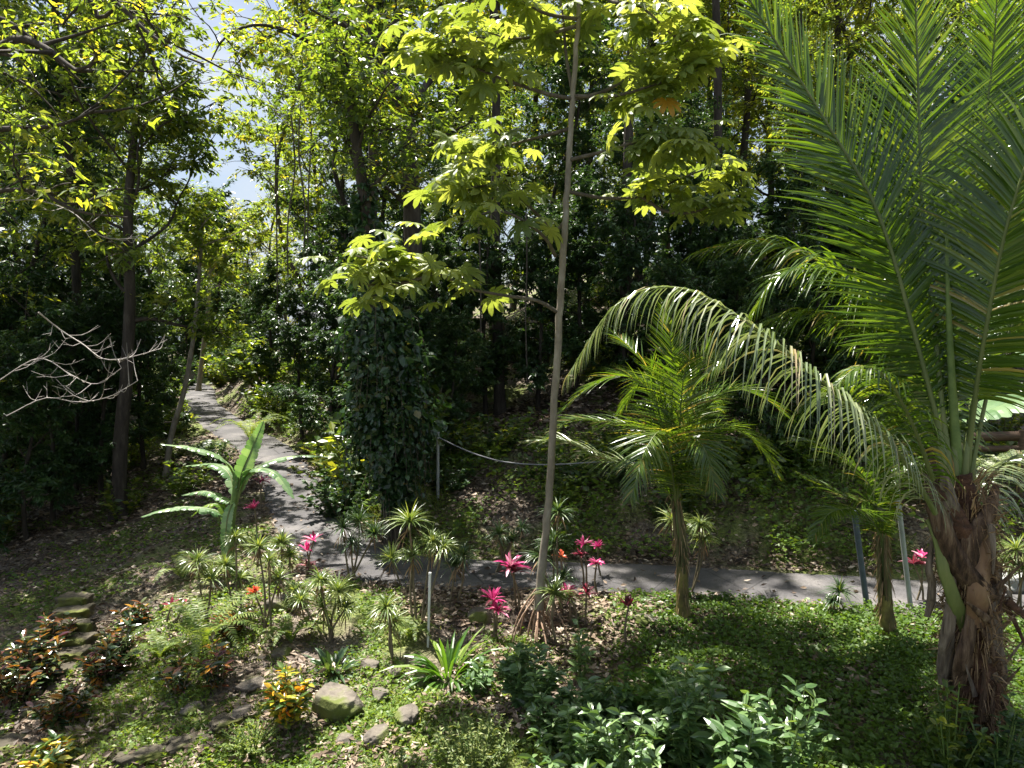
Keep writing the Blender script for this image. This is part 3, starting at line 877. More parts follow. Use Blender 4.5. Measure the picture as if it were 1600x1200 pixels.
# near tree off the upper left whose bare crooked branches reach into view
nb_ = V3(-9.6, 10.2, float(H(-9.6, 10.2)))
fn = lambda *pts: [P(px, py, Y) - nb_ for px, py, Y in pts]
put_tree('spreading_tree', tree_meshes('n', [V3(0, 0, -.3), V3(.1, 0, 3), V3(.3, .2, 6), V3(.6, .4, 8.5)], .24, .12, .85, 3, 2.2, 'leaf_light', 'bark', .13, 9, 7, 5, .5, tw=.5, bare=.2, limbs=[
    (fn((-120, 120, 10.3), (-30, 90, 10.2), (30, 60, 10), (80, 80, 9.8), (120, 110, 9.6), (160, 90, 9.4)), .09),
    (fn((-100, 20, 10.2), (0, 30, 10.5), (60, 70, 10.6), (130, 130, 10.7)), .07),
    (fn((-120, 240, 10), (-20, 205, 10), (60, 200, 9.8), (110, 190, 9.6), (160, 165, 9.4)), .06),
    (fn((-100, -60, 10), (40, -50, 10), (150, -20, 9.8), (230, 50, 9.6), (290, 90, 9.4), (318, 100, 9.3)), .07),
    (fn((40, -50, 10), (140, 0, 10.2), (155, 30, 10.2), (190, 10, 10.1), (225, 40, 10)), .05),
    (fn((-100, 330, 9.5), (-10, 300, 9.4), (60, 300, 9.2), (120, 330, 9.0), (200, 340, 9)), .04)]),
         nb_, 'tree with crooked dark branches reaching in from the upper corner against the sky')


# ------------------------------------------------------------------ pale dead twigs
def dead_branch(label, pts, Y, rad=.022):
    rad *= .38
    mb = MB()
    q = spline([P(px, py, Y + .3 * math.sin(i * 1.3)) for i, (px, py) in enumerate(pts)], 18)
    o = q[0].copy()
    tube(mb, q, np.linspace(rad, .005, 18), 5)
    for i in range(2, 18, 1):
        for s in range(1):
            d = nrm(nrm(q[i] - q[i - 1]) * .8 + rdir(1, -.3, .8)[0])
            L = rng.uniform(.12, .5)
            e = spline([q[i], q[i] + d * L * .5 + V3(0, 0, -.02), q[i] + d * L + V3(0, 0, .09)], 6)
            tube(mb, e, np.linspace(.006, .002, 6), 3, cap=False)
            f = e[3] + nrm(d + rdir(1, -.3, .8)[0]) * L * .4
            tube(mb, np.stack([e[3], (e[3] + f) / 2, f]), [.004, .003, .0015], 3, cap=False)
    ob = link('dead_branch', mb.mesh('dead_branch', 'twig_pale', o), None, o)
    tag(ob, label, 'branch')


dead_branch('bare pale branch curving past the dark trunk, highest of the lit dead branches', [(60, 488), (95, 516), (130, 538), (160, 560), (195, 560), (247, 546)], 10.5, .03)
dead_branch('bare pale twigs hanging low beside the dark trunk above the slope', [(-10, 600), (60, 560), (110, 585), (150, 600), (190, 575)], 10.2, .022)
dead_branch('thin bare twig drooping below the other dead branches', [(10, 650), (70, 622), (120, 628), (170, 620), (215, 595)], 9.8, .018)
dead_branch('long leafless branch catching light across the crowns near the frame edge', [(-20, 320), (50, 312), (110, 330), (160, 370), (215, 372)], 9.5, .022)


# ------------------------------------------------------------------ understorey shrubs
def shrub_mesh(name, hgt, rad, nst, leafm, L, Wr, per, droop=.3, stalk='stalk', vary=(0, 1), top=0.0, kind='quad'):
    mb = MB(); P_, D_ = [], []
    for k in range(nst):
        a = rng.uniform(0, 6.283); r = rad * math.sqrt(rng.random())
        h = hgt * rng.uniform(.6, 1.05) * (1 - .35 * (r / rad) ** 2)
        q = spline([V3(math.cos(a) * r * .2, math.sin(a) * r * .2, -.08), V3(math.cos(a) * r * .6, math.sin(a) * r * .6, h * .5), V3(math.cos(a) * r, math.sin(a) * r, h)], 8)
        tube(mb, q, np.linspace(.013, .004, 8), 4, mi=1, cap=False)
        t = rng.uniform(top, 1, per) if per else []
        i = np.clip((t * 7).astype(int), 0, 6)
        P_.append(q[i] + (q[i + 1] - q[i]) * (t * 7 - i)[:, None]); D_.append(nrm(q[i + 1] - q[i]))
    p = np.vstack(P_); n = len(p)
    d = nrm(np.vstack(D_) * .5 + rdir(n, -.3, .5)); d[:, 2] -= droop * .3
    w = rdir(n, -.3, .3); s = rng.uniform(.65, 1.3, n) * L
    v = vary[0] + (vary[1] - vary[0]) * rng.random(n)
    if kind == 'quad':
        quads_leaf(mb, p, d, w, s, s * Wr, v, .25, .15)
    else:
        blades(mb, p, d, w, s, s * Wr, droop, (.25, .95, .8, .04), v, fold=.14)
    return mb.mesh(name, [leafm, stalk])


sm = [shrub_mesh('understorey', 1.0, .8, 26, 'leaf_dark', .13, .45, 60), shrub_mesh('understorey_light', .9, .7, 24, 'leaf_mid', .12, .42, 55),
      shrub_mesh('understorey_broad', 1.3, .8, 16, 'leaf_mid', .24, .4, 30, .4)]
LAB = ['dark leafy bush of the shaded hillside', 'mid green bush of the shaded hillside', 'broad leaved bush of the shaded hillside']
cnt = 0
sh0 = {}
pl = []
while cnt < 120:
    Y = rng.uniform(13, 32); px = rng.uniform(-60, 1700); x = (px - 800) / FPX * Y
    d, _, sd = road_dist(x, Y)
    if d < 1.5 or (sd < 0 and (Y < 15.5 or x > -6)): continue
    if pl and min((x - a) ** 2 + (Y - b) ** 2 for a, b in pl) < .8: continue
    if 1 < x < 7 and Y < 15: continue
    # keep the litter slope between the trunks open
    if -2.5 < x < 1.8 and 15 < Y < 24 and rng.random() < .8: continue
    pl.append((x, Y)); k = rng.integers(0, 3); s = rng.uniform(.7, 1.4)
    z = float(H(x, Y)) - .05
    if k not in sh0:
        o = link('hillside_bush', sm[k], None, (x, Y, z)); tag(o, LAB[k], 'bush', 'bushes of the hillside: ' + LAB[k].split(' bush')[0]); sh0[k] = o
    else:
        o = sh0[k].copy(); COL.objects.link(o); o.location = (x, Y, z)
    o.rotation_euler = (0, 0, rng.uniform(0, 6.28)); o.scale = (s, s, s * rng.uniform(.8, 1.2))
    cnt += 1


for px, Y, s, k in [(535, 14.2, 1.1, 0), (560, 15.2, 1.4, 2), (665, 13.8, .9, 0), (690, 14.6, 1.2, 1), (640, 14.8, 1.3, 2), (525, 16.5, 1.4, 1), (600, 16, 1.5, 0), (720, 15.4, 1.1, 0),
                    (370, 33, 1.7, 2), (395, 30, 1.8, 0), (352, 37, 2.0, 1), (340, 41, 2.2, 0), (410, 27, 1.6, 2), (375, 40, 2.2, 1), (322, 46, 2.4, 0), (430, 24, 1.6, 1), (265, 36, 2.0, 0), (240, 30, 1.8, 1)]:
    if k not in sh0: continue
    x = (px - 800) / FPX * Y; o = sh0[k].copy(); COL.objects.link(o); o.location = (x, Y, float(H(x, Y)) - .05); o.rotation_euler = (0, 0, rng.uniform(0, 6.28)); o.scale = (s, s, s)
rb = np.random.default_rng(5)
for k in range(26):
    x, Y = rb.uniform(-1.2, 8.2), rb.uniform(12.2, 15.5); s = rb.uniform(.5, .95); kk = int(rb.integers(0, 3))
    if kk == 1: kk = 0
    o = sh0[kk].copy(); COL.objects.link(o); o.location = (x, Y, float(H(x, Y)) - .05); o.rotation_euler = (0, 0, rb.uniform(0, 6.28)); o.scale = (s, s, s * rb.uniform(.6, 1))
for px, Y, s in [(362, 39, .7), (400, 34, .6), (340, 47, .8), (610, 15.6, .62), (655, 15.4, .55), (560, 16.8, .7)]:
    forest('low_tree', (px - 800) / FPX * Y, Y, s)


# ------------------------------------------------------------------ palms
def frond(pts, leafm, L=.75, n=62, droop=1.0, vee=.35, W=.03, up=None, barer=.2, rr=.03, name='frond', parent=None, origin=None, vlo=0, vhi=1, pet='petiole', amax=78, amin=28, dvar=.25, flat=False):
    mb = MB()
    q = spline(pts, 80)
    Lr = np.linalg.norm(np.diff(q, axis=0), axis=1).sum()
    T = nrm(np.gradient(q, axis=0))
    upv = V3(0, 0, 1) if up is None else np.asarray(up, float)
    t = barer + (1 - barer) * ((np.arange(n) + .5) / n)
    i = np.clip((t * 79).astype(int), 0, 78); f = (t * 79 - i)[:, None]
    p = q[i] * (1 - f) + q[i + 1] * f; tg = nrm(T[i] * (1 - f) + T[i + 1] * f)
    N = nrm(upv - (tg * upv).sum(1, keepdims=True) * tg)
    S = np.cross(tg, N)
    u = (t - barer) / (1 - barer)
    prof = np.clip(.55 + 1.5 * u, 0, 1) * np.clip(1.0 - np.maximum(u - .5, 0) * 1.5, .25, 1)
    ang = R(amax) + (R(amin) - R(amax)) * u
    t_, p_, tg_, N_, S_, ang_, prof_ = t, p, tg, N, S, ang, prof
    for sgn in (-1, 1):
        kp = rng.random(len(t_)) > (.05 if n > 50 else 0)
        t, p, tg, N, S, ang, prof = [z[kp] for z in (t_, p_, tg_, N_, S_, ang_, prof_)]
        k = len(t)
        a = (ang + rng.normal(0, .025, k))[:, None]
        d = S * sgn * np.sin(a) + tg * np.cos(a) + N * (vee + rng.normal(0, .08, k))[:, None]
        w = nrm(np.cross(np.cross(d, tg), d) + N * rng.normal(0, .25, k)[:, None])
        dr = droop * (1 + rng.normal(0, dvar, k)).clip(.3, 2)
        blades(mb, p + tg * rng.normal(0, .004, k)[:, None], d, w, L * prof * rng.uniform(.9, 1.08, k), W * (.55 + .45 * prof), dr, (.55, 1, .95, .7, .4, .04), vlo + (vhi - vlo) * rng.random(k), fold=.12)
    rad = rr * (1 - .82 * np.linspace(0, 1, 80) ** .8)
    rad[:16] *= np.linspace(1.9, 1.05, 16)
    tube(mb, q, rad, 6, mi=1, flat=.75)
    o = link(name, mb.mesh(name, [leafm, pet], origin), parent)
    return o


def PP(Y, *pts):
    """photo pixels with depth: (px, py[, depth offset])"""
    return [P(p[0], p[1], Y + (p[2] if len(p) > 2 else 0)) for p in pts]


def big_palm():
    Y = 6.4
    base = P(1525, 1140, Y); base[2] = float(H(base[0], base[1])) - .05
    root = thing('coconut_palm', 'large coconut palm with brown leaf bases and fronds filling the corner', 'palm tree', base)
    mb = MB()
    q = spline([base, P(1522, 1060, Y), P(1520, 960, Y), P(1512, 860, Y), P(1505, 790, Y), P(1500, 740, Y)], 40)
    rad = np.interp(np.linspace(0, 1, 40), [0, .15, .5, .8, 1], [.24, .20, .17, .15, .09]) * (1 + .10 * np.sin(np.arange(40) * 2.1))
    tube(mb, q, rad, 28, rough=.10, ridge=.2)
    part('trunk', mb, 'boot_core', root, base)
    # old and living leaf bases wrapping the stem
    for k, (pp, w, m, rp_) in enumerate([
            ([(1530, 1010, .0), (1500, 960, -.16), (1478, 900, -.2), (1462, 845, -.2), (1448, 815, -.18)], .058, 'petiole', 1),
            ([(1565, 950, .0), (1530, 930, -.22), (1490, 870, -.24), (1460, 780, -.2), (1452, 700, -.1)], .085, 'boot', 1),
            ([(1560, 1085, -.1), (1556, 1040, -.17), (1552, 990, -.17), (1555, 930, -.15), (1560, 880, -.1)], .075, 'boot_grey', 1),
            ([(1475, 1070, -.05), (1478, 1020, -.1), (1484, 960, -.17), (1490, 900, -.2)], .06, 'boot_grey', 1),
            ([(1510, 900, -.24), (1515, 850, -.25), (1545, 800, -.2), (1556, 760, -.1)], .085, 'boot', 1),
            ([(1475, 840, -.2), (1486, 800, -.25), (1478, 760, -.22), (1476, 735, -.2)], .075, 'boot_grey', 1),
            ([(1525, 980, -.2), (1530, 910, -.24), (1536, 840, -.2), (1532, 790, -.15)], .085, 'petiole_red', 1),
            ([(1500, 1075, -.1), (1505, 1030, -.22), (1515, 980, -.22), (1515, 950, -.18)], .07, 'boot', 1),
            ([(1450, 960, -.05), (1456, 930, -.1), (1452, 880, -.12), (1458, 840, -.12)], .035, 'boot_grey', 1),
            ([(1520, 870, -.2), (1500, 820, -.26), (1470, 770, -.22), (1462, 745, -.1)], .07, 'boot_core', 1)]):
        mb = MB()
        s = spline(PP(Y, *pp), 16)
        r_ = w * np.interp(np.linspace(0, 1, 16), [0, .2, .75, 1], [.8, 1.15, .75, .35])
        s = s + np.stack([fbm(np.arange(16) * .5, k + 0 * np.arange(16), 7) - .5] * 3, 1) * .05
        tube(mb, s, r_, 22, flat=.36, rough=.10, ridge=.34)
        part('leaf_base', mb, m, root, base)
    for k in range(34):
        u0 = rng.uniform(.1, .85); a = rng.uniform(math.pi * .9, math.pi * 2.1); L = rng.uniform(.18, .5)
        i0 = int(u0 * 39); c = q[i0]; rr_ = rng.uniform(.16, .27)
        o1 = V3(math.cos(a) * rr_, math.sin(a) * rr_, 0); lean = V3(rng.normal(0, .08), 0, 0)
        mb = MB(); up_ = rng.random() < .5
        st = spline([c + o1, c + o1 * 1.12 + lean + V3(0, 0, (L if up_ else -L) * .5), c + o1 * (1.25 if up_ else 1.1) + lean * 2 + V3(0, 0, L if up_ else -L)], 9)
        tube(mb, st, np.linspace(1, .25, 9) * rng.uniform(.018, .045), 9, flat=.35, rough=.25, ridge=.4)
        part('leaf_base', mb, ['boot', 'boot_grey', 'boot_core', 'boot'][k % 4], root, base)
    # brown fibre around the crown
    mb = MB()
    n = 2600
    t = rng.random(n); a = rng.uniform(0, 6.283, n)
    c = np.stack([np.interp(t, np.linspace(0, 1, 40), q[:, k]) for k in range(3)], 1)
    rr = .15 + .07 * rng.random(n)
    pos = c + np.stack([np.cos(a) * rr, np.sin(a) * rr, a * 0], 1)
    d = np.stack([np.cos(a) * .3, np.sin(a) * .3, rng.uniform(-1, .8, n)], 1)
    blades(mb, pos, d, rdir(n), rng.uniform(.08, .28, n), rng.uniform(.004, .016, n), 1.2, (1, .8, .1), rng.random(n))
    part('fibre', mb, 'dry', root, base)
    crown = P(1500, 770, Y)
    F = lambda Yo, *pts: [P(1500 + (pts[0][0] - 1500) * .25, 830, Y)] + PP(Y, *pts)
    common = dict(parent=root, origin=base)
    # upright centre frond
    frond(F(0, (1478, 700), (1458, 500, .15), (1440, 320, .3), (1434, 120, .35), (1428, -60, .2)), 'palm', 1.12, 150, .15, .06, .036, up=(0.15, -.9, .1), vhi=.9, barer=.22, rr=.042, **common)
    # tall left frond, leaflets reaching left
    frond(F(0, (1470, 690), (1425, 510, .0), (1370, 330, .0), (1290, 190, -.1), (1215, 70, -.3), (1165, -10, -.5)), 'palm', 1.1, 150, .18, .06, .036, up=(.35, -.9, .25), vhi=.8, barer=.2, rr=.04, **common)
    # low arching frond towards the path, sunlit sheen put into its paler colour
    frond([P(1515, 900, Y), P(1455, 790, Y - .25), P(1390, 690, Y - .4), P(1290, 600, Y - .55), P(1170, 505, Y - .6), P(1060, 450, Y - .5), P(965, 475, Y - .4), P(885, 590, Y - .3)], 'palm_sunlit', .80, 120, 3.6, .02, .019, barer=.18, dvar=.3, rr=.028, vlo=.1, **common)
    # right hand frond bending out of view
    frond(F(0, (1515, 690), (1540, 520, -.2), (1580, 330, -.4), (1640, 180, -.6), (1730, 110, -.8)), 'palm', 1.0, 120, .5, .1, .033, up=(-.7, -.5, .5), barer=.3, rr=.04, **common)
    frond(F(0, (1510, 700), (1528, 560, .3), (1555, 380, .5), (1590, 220, .6), (1640, 60, .5), (1720, -40, .3)), 'palm', 1.05, 120, .4, .1, .033, up=(-.6, -.7, .4), vlo=.3, barer=.3, **common)
    frond(F(0, (1525, 700), (1560, 560, .1), (1630, 430, .2), (1740, 360, .2)), 'palm', .85, 90, .8, .2, .026, barer=.4, **common)
    # arching left fronds behind
    frond(F(0, (1465, 690), (1420, 560, .4), (1340, 450, .8), (1250, 395, 1.0), (1170, 380, 1.1), (1090, 395, 1.2)), 'palm', 1.0, 105, 1.7, .2, .032, vlo=.2, barer=.2, **common)
    frond(F(0, (1468, 690), (1440, 600, .3), (1380, 500, .5), (1300, 430, .6), (1220, 430, .6), (1170, 500, .6)), 'palm', .95, 95, 1.8, .15, .032, vlo=.1, vhi=.9, barer=.22, **common)
    frond(F(0, (1462, 700), (1425, 600, .5), (1345, 520, .7), (1260, 490, .8), (1170, 520, .8), (1100, 590, .7)), 'palm', .8, 90, 1.6, .15, .028, vlo=.1, barer=.22, **common)
    # short hanging frond with shiny leaflets
    frond(F(0, (1455, 740, -.2), (1425, 660, -.3), (1385, 590, -.4), (1340, 575, -.5), (1290, 620, -.6)), 'palm', .5, 52, 2.4, .1, .030, barer=.22, **common)
    frond(F(0, (1475, 720, .4), (1440, 650, .8), (1380, 600, 1.1), (1310, 600, 1.4), (1240, 650, 1.5)), 'palm', .8, 85, 1.9, .1, .032, barer=.22, **common)
    # fronds leaning to the right and low
    frond(F(0, (1530, 760, .3), (1560, 725, .6), (1620, 708, .7), (1720, 720, .8)), 'palm_sunlit', .7, 85, 2.6, .1, .030, barer=.12, **common)
    frond(F(0, (1500, 690, .3), (1500, 540, .9), (1520, 380, 1.5), (1560, 260, 2.0), (1600, 200, 2.5)), 'palm', .95, 95, .7, .2, .027, vlo=.1, barer=.36, **common)
    frond(F(0, (1490, 700), (1480, 560, .4), (1500, 420, .6), (1530, 250, .7), (1550, 100, .6), (1560, -40, .4)), 'palm', .95, 120, .3, .08, .033, up=(-.3, -.9, .1), vlo=.0, vhi=.7, barer=.3, **common)
    # unopened spear
    mb = MB()
    s = spline([P(1502, 800, Y), P(1490, 640, Y), P(1482, 480, Y), P(1478, 330, Y)], 14)
    tube(mb, s, np.linspace(.06, .008, 14), 8, flat=.6)
    part('spear_leaf', mb, 'green_stalk', root, base)


big_palm()


def small_palm(label, basepx, Y, stem, crownpx, fronds, L, W=.026, m='palm', r=.11):
    base = P(basepx[0], basepx[1], Y); base[2] = float(H(base[0], base[1])) - .03
    root = thing('young_coconut_palm', label, 'palm tree', base)
    top = P(crownpx[0], crownpx[1], Y)
    q = spline([base] + [P(a, b_, Y) for a, b_ in stem] + [top], 40)
    mb = MB()
    rad = np.interp(np.linspace(0, 1, 40), [0, .1, .35, .6, 1], [r * 1.35, r * 1.1, r * .8, r * .62, r * .35]) * (1 + .05 * np.sin(np.arange(40) * 2.6))
    tube(mb, q[:16], rad[:16], 14, rough=.06)
    part('trunk', mb, 'yellow_stem', root, base)
    mb = MB()
    for k in range(7):
        a = k * 2.4; off = V3(math.cos(a), math.sin(a), 0) * r * .55
        s = q[8:34:3] + off * np.linspace(.9, 1.3, 9)[:, None]
        tube(mb, s, np.linspace(r * .55, r * .18, 9), 7, flat=.6)
    part('leaf_base', mb, 'palm_stem', root, base)
    for k, (pts, dr, mm) in enumerate(fronds):
        frond([q[20], q[30]] + [P(a[0], a[1], Y + (a[2] if len(a) > 2 else 0)) for a in pts], mm, L, 84, dr * .5, .12, W, parent=root, origin=base, barer=.28, rr=.016, vlo=.1, vhi=1)
    mb = MB()
    n = 160
    a = rng.uniform(0, 6.283, n); z = rng.uniform(.1, .9, n)
    pos = np.stack([np.interp(z, np.linspace(0, 1, 40), q[:, k]) for k in range(3)], 1)
    pos += np.stack([np.cos(a), np.sin(a), a * 0], 1) * r * .8
    blades(mb, pos, np.stack([np.cos(a) * .4, np.sin(a) * .4, -np.ones(n)], 1), rdir(n), rng.uniform(.08, .22, n), .012, .5, (1, .8, .1), rng.random(n))
    part('fibre', mb, 'dry', root, base)
    return root


small_palm('young coconut palm with a yellow stem base standing at the lower edge of the path', (1068, 985), 9.3, [(1066, 930), (1065, 860), (1058, 800)], (1050, 740), [
    ([(1052, 640), (1050, 560), (1042, 480, -.2)], .5, 'palm'),
    ([(1030, 640), (985, 590), (930, 600), (880, 640)], .8, 'palm'),
    ([(1020, 680), (950, 660), (890, 660), (850, 690)], .9, 'palm'),
    ([(1010, 740), (940, 715), (880, 690), (825, 690)], 1.2, 'palm_sunlit'),
    ([(1075, 640), (1090, 580), (1110, 530)], .6, 'palm'),
    ([(1090, 650), (1140, 610), (1190, 620), (1230, 650)], .8, 'palm'),
    ([(1085, 700), (1130, 670), (1180, 690), (1215, 740)], .9, 'palm'),
    ([(1030, 620), (1000, 560), (960, 520, .4)], .8, 'palm'),
    ([(1040, 680, -.6), (1010, 700, -1.0), (985, 780, -1.2)], 1.2, 'palm'),
    ([(1070, 690, -.4), (1100, 700, -.8), (1120, 770, -1.0)], 1.2, 'palm'),
    ([(1060, 660, .5), (1085, 620, 1.1), (1120, 640, 1.6)], 1.0, 'palm'),
    ([(1045, 640, .4), (1010, 590, .8), (970, 640, 1.0)], 1.2, 'palm'), ([(1065, 620, -.4), (1080, 560, -.8), (1130, 560, -1.2)], 1.0, 'palm')], .70, .022, r=.078)
small_palm('smaller young coconut palm between the steel pole and the big palm trunk', (1392, 1005), 8.6, [(1384, 950), (1380, 880)], (1378, 800), [
    ([(1360, 760), (1310, 710), (1265, 690), (1225, 690)], 1.0, 'palm'),
    ([(1365, 790), (1330, 780), (1290, 760), (1250, 740)], .9, 'palm'),
    ([(1385, 720), (1400, 650), (1415, 590)], .6, 'palm'),
    ([(1372, 720), (1350, 650), (1325, 600)], .7, 'palm'),
    ([(1400, 760), (1440, 720), (1475, 740)], 1.1, 'palm'),
    ([(1350, 800, -.3), (1300, 800, -.6), (1270, 840, -.8)], 1.2, 'palm')], .45, .022, r=.085)


# ------------------------------------------------------------------ cecropia-like tree with lobed leaves
def lobed_leaf_template(nl=9):
    V = [V3(0, 0, 0)]; F = []
    for k in range(nl):
        a = R(-150) + R(300) * k / (nl - 1)
        L = 1.0 - .35 * abs(k - (nl - 1) / 2) / ((nl - 1) / 2)
        c, s = math.cos(a), math.sin(a)
        b = len(V)
        for (u, w, h) in ((.25, .10, .02), (.62, .17, .0), (.88, .13, -.10), (1.0, 0, -.2), (.88, -.13, -.10), (.62, -.17, .0), (.25, -.10, .02), (.62, 0, -.035)):
            V.append(V3((c * u - s * w) * L, (s * u + c * w) * L, (h - .10 * u * u) * L))
        F += [(0, b, b + 7), (b, b + 1, b + 7), (b + 1, b + 2, b + 7), (b + 2, b + 3, b + 7), (b + 3, b + 4, b + 7), (b + 4, b + 5, b + 7), (b + 5, b + 6, b + 7), (b + 6, 0, b + 7)]
    return np.array(V), np.array(F)


def put_template(mb, T, F, pos, fwd, up, size, v, mi=0):
    fwd = nrm(fwd); s = nrm(np.cross(up, fwd)); u = np.cross(fwd, s)
    n = len(pos); k = len(T)
    W = pos[:, None] + size[:, None, None] * (T[None, :, 0:1] * fwd[:, None] + T[None, :, 1:2] * s[:, None] + T[None, :, 2:3] * u[:, None])
    FF = (F[None] + (np.arange(n) * k)[:, None, None]).reshape(-1, 3)
    mb.add(W.reshape(-1, 3), FF, np.repeat(v, len(F)), mi)


def lobed_tree():
    Y = 9.0
    base = P(842, 985, Y); base[2] = float(H(base[0], base[1]))
    root = thing('lobed_leaf_tree', 'slender pale trunk on stilt roots carrying big bright lobed leaves', 'tree', base)
    mb = MB()
    q = spline([P(841, 950, Y), P(848, 880, Y), P(857, 780, Y), P(866, 640, Y), P(874, 500, Y), P(884, 330, Y), P(895, 150, Y), P(904, 20, Y), P(908, -120, Y)], 60)
    q = q + rng.normal(0, .006, q.shape)
    rad = np.interp(np.linspace(0, 1, 60), [0, .1, .5, .8, 1], [.062, .048, .042, .03, .02]) * (1 + .06 * (np.arange(60) % 4 == 0))
    tube(mb, q, rad, 12, rough=.05)
    tr = part('trunk', mb, 'bark_pale', root, base)
    mb = MB()
    for k in range(26):
        a = rng.uniform(0, 6.283); r = rng.uniform(.08, .42); s = P(841, rng.uniform(915, 958), Y)
        e = V3(base[0] + math.cos(a) * r, base[1] + math.sin(a) * r, 0); e[2] = float(H(e[0], e[1])) - .05
        m_ = (s + e) / 2 + V3(math.cos(a) * r * .15, math.sin(a) * r * .15, .03)
        tube(mb, spline([s, m_, e], 8), np.linspace(.014, .009, 8), 5, cap=False)
    part('stilt_root', mb, 'root', root, base)
    T, F = lobed_leaf_template()
    br = [  # limb polylines: px, py, depth offset ; leaf count
        ([(874, 490, 0), (840, 470, -.1), (790, 462, -.3), (730, 450, -.4), (680, 425, -.5), (620, 410, -.6), (555, 400, -.7)], 30, .35),
        ([(680, 425, -.5), (640, 440, -.7), (585, 445, -.8), (545, 440, -.9)], 10, .2),
        ([(888, 340, 0), (865, 360, .1), (835, 330, .1), (800, 300, 0), (760, 290, -.1), (700, 300, -.2)], 26, .3),
        ([(868, 400, 0), (850, 370, -.3), (810, 340, -.5), (770, 330, -.6), (720, 350, -.7)], 9, .3),
        ([(896, 155, 0), (850, 145, -.1), (790, 125, -.2), (730, 100, -.4), (690, 80, -.5), (650, 75, -.6)], 34, .35),
        ([(896, 150, 0), (885, 90, .2), (880, 30, .3), (870, -40, .4)], 18, .25),
        ([(897, 155, 0), (950, 140, .1), (1000, 100, .3), (1025, 40, .4), (1070, -20, .5)], 26, .3),
        ([(897, 150, 0), (960, 150, -.3), (1030, 130, -.5), (1090, 110, -.6)], 22, .3),
        ([(890, 300, 0), (950, 310, .1), (1010, 305, .2), (1060, 280, .3), (1130, 255, .4)], 28, .3),
        ([(890, 250, 0), (950, 235, -.4), (1020, 215, -.7), (1080, 225, -.9)], 22, .3),
        ([(895, 200, 0), (840, 215, .4), (780, 230, .8), (720, 240, 1.0)], 16, .35),
        ([(903, 30, 0), (850, 20, -.2), (800, -10, -.4), (750, -30, -.5)], 16, .3),
        ([(903, 40, 0), (850, 55, .3), (800, 60, .4), (760, 50, .5)], 16, .3),
        ([(906, -40, 0), (950, 0, -.3), (1000, 10, -.5), (1060, 60, -.6), (1110, 60, -.6)], 22, .3),
        ([(1000, 305, .2), (1040, 330, .0), (1090, 330, -.1), (1140, 300, -.1)], 14, .3)]
    mbl = MB(); mbb = MB()
    for pts, nl, t0 in br:
        nl = int(nl * 1.75)
        s = spline(PP(Y, *pts), 24)
        tube(mbb, s, np.linspace(.026, .008, 24), 6, cap=False)
        t = np.sort(t0 + (1 - t0) * rng.random(nl) ** .75); t[-3:] = 1
        i = np.clip((t * 23).astype(int), 0, 22); p = s[i] + (s[i + 1] - s[i]) * (t * 23 - i)[:, None]
        a = rng.uniform(0, 6.283, nl)
        out = np.stack([np.cos(a), np.sin(a), rng.uniform(-.15, .35, nl)], 1)
        tip = nrm(s[-1] - s[-6])
        out = nrm(out + tip * .5)
        pl_ = rng.uniform(.14, .42, nl)
        hub = p + out * pl_[:, None]
        for k in range(nl):
            tube(mbb, spline([p[k], p[k] + out[k] * pl_[k] * .5 + V3(0, 0, .04), hub[k]], 5), .004, 3, mi=1, cap=False)
        f = nrm(out + V3(0, 0, -.35) + rng.normal(0, .15, (nl, 3)))
        up = nrm(V3(0, 0, 1) + rng.normal(0, .42, (nl, 3)) + out * .35)
        hub[:, 2] += rng.normal(0, .13, nl)
        v = rng.random(nl) * .9
        put_template(mbl, T, F, hub, f, up, rng.uniform(.16, .30, nl), v)
    # one leaf has turned orange
    put_template(mbl, T, F, P(1042, 158, Y - .7)[None], V3(.2, -.5, -.6)[None], V3(.1, -.8, .5)[None], np.array([.22]), np.array([1.0]))
    part('limbs', mbb, ['bark_mid', 'green_stalk'], root, base)
    part('crown', mbl, 'cecropia', root, base)


lobed_tree()


# ------------------------------------------------------------------ banana plants
def banana_leaf(parent, origin, pts, width, m='banana', droop=.5, tear=.9, name='leaf', up=(0, 0, 1), vlo=0, vhi=.9):
    mb = MB()
    q = spline(pts, 60); T = nrm(np.gradient(q, axis=0)); up = np.asarray(up, float)
    u = np.linspace(0, 1, 60)
    prof = np.clip(np.sin(np.clip((u - .12) / .88, 0, 1) ** .75 * math.pi) ** .55, 0, 1) * width * .5
    prof[u < .13] = 0
    tube(mb, q, np.linspace(.022, .004, 60), 5, mi=1)
    N = nrm(up - (T * up).sum(1, keepdims=True) * T); S = np.cross(T, N)
    for sg in (-1, 1):
        a = 8
        while a < 59:
            b = min(59, a + rng.integers(2, 6))
            ds = droop * .6 + rng.uniform(-.35, .45) * tear
            rows = []
            for i in range(a, b + 1):
                p0 = q[i]
                d = nrm(S[i] * sg + T[i] * .18 + N[i] * .25)
                pr = [p0 + N[i] * .006]
                step = prof[i] / 4 * (1 if i not in (a, b) else .82)
                p = p0.copy()
                for j in range(4):
                    p = p + d * step; pr.append(p.copy()); d = nrm(d + V3(0, 0, -1) * ds * .45 + N[i] * rng.normal(0, .015))
                rows.append(pr)
            Vv = np.array(rows).reshape(-1, 3); K = b - a + 1
            i, j = np.meshgrid(np.arange(K - 1), np.arange(4), indexing='ij')
            Fq = np.stack([i * 5 + j, i * 5 + j + 1, (i + 1) * 5 + j + 1, (i + 1) * 5 + j], -1).reshape(-1, 4)
            mb.add(Vv, Fq, rng.uniform(vlo, vhi), 0)
            a = b
    part(name, mb, [m, 'petiole'], parent, origin)


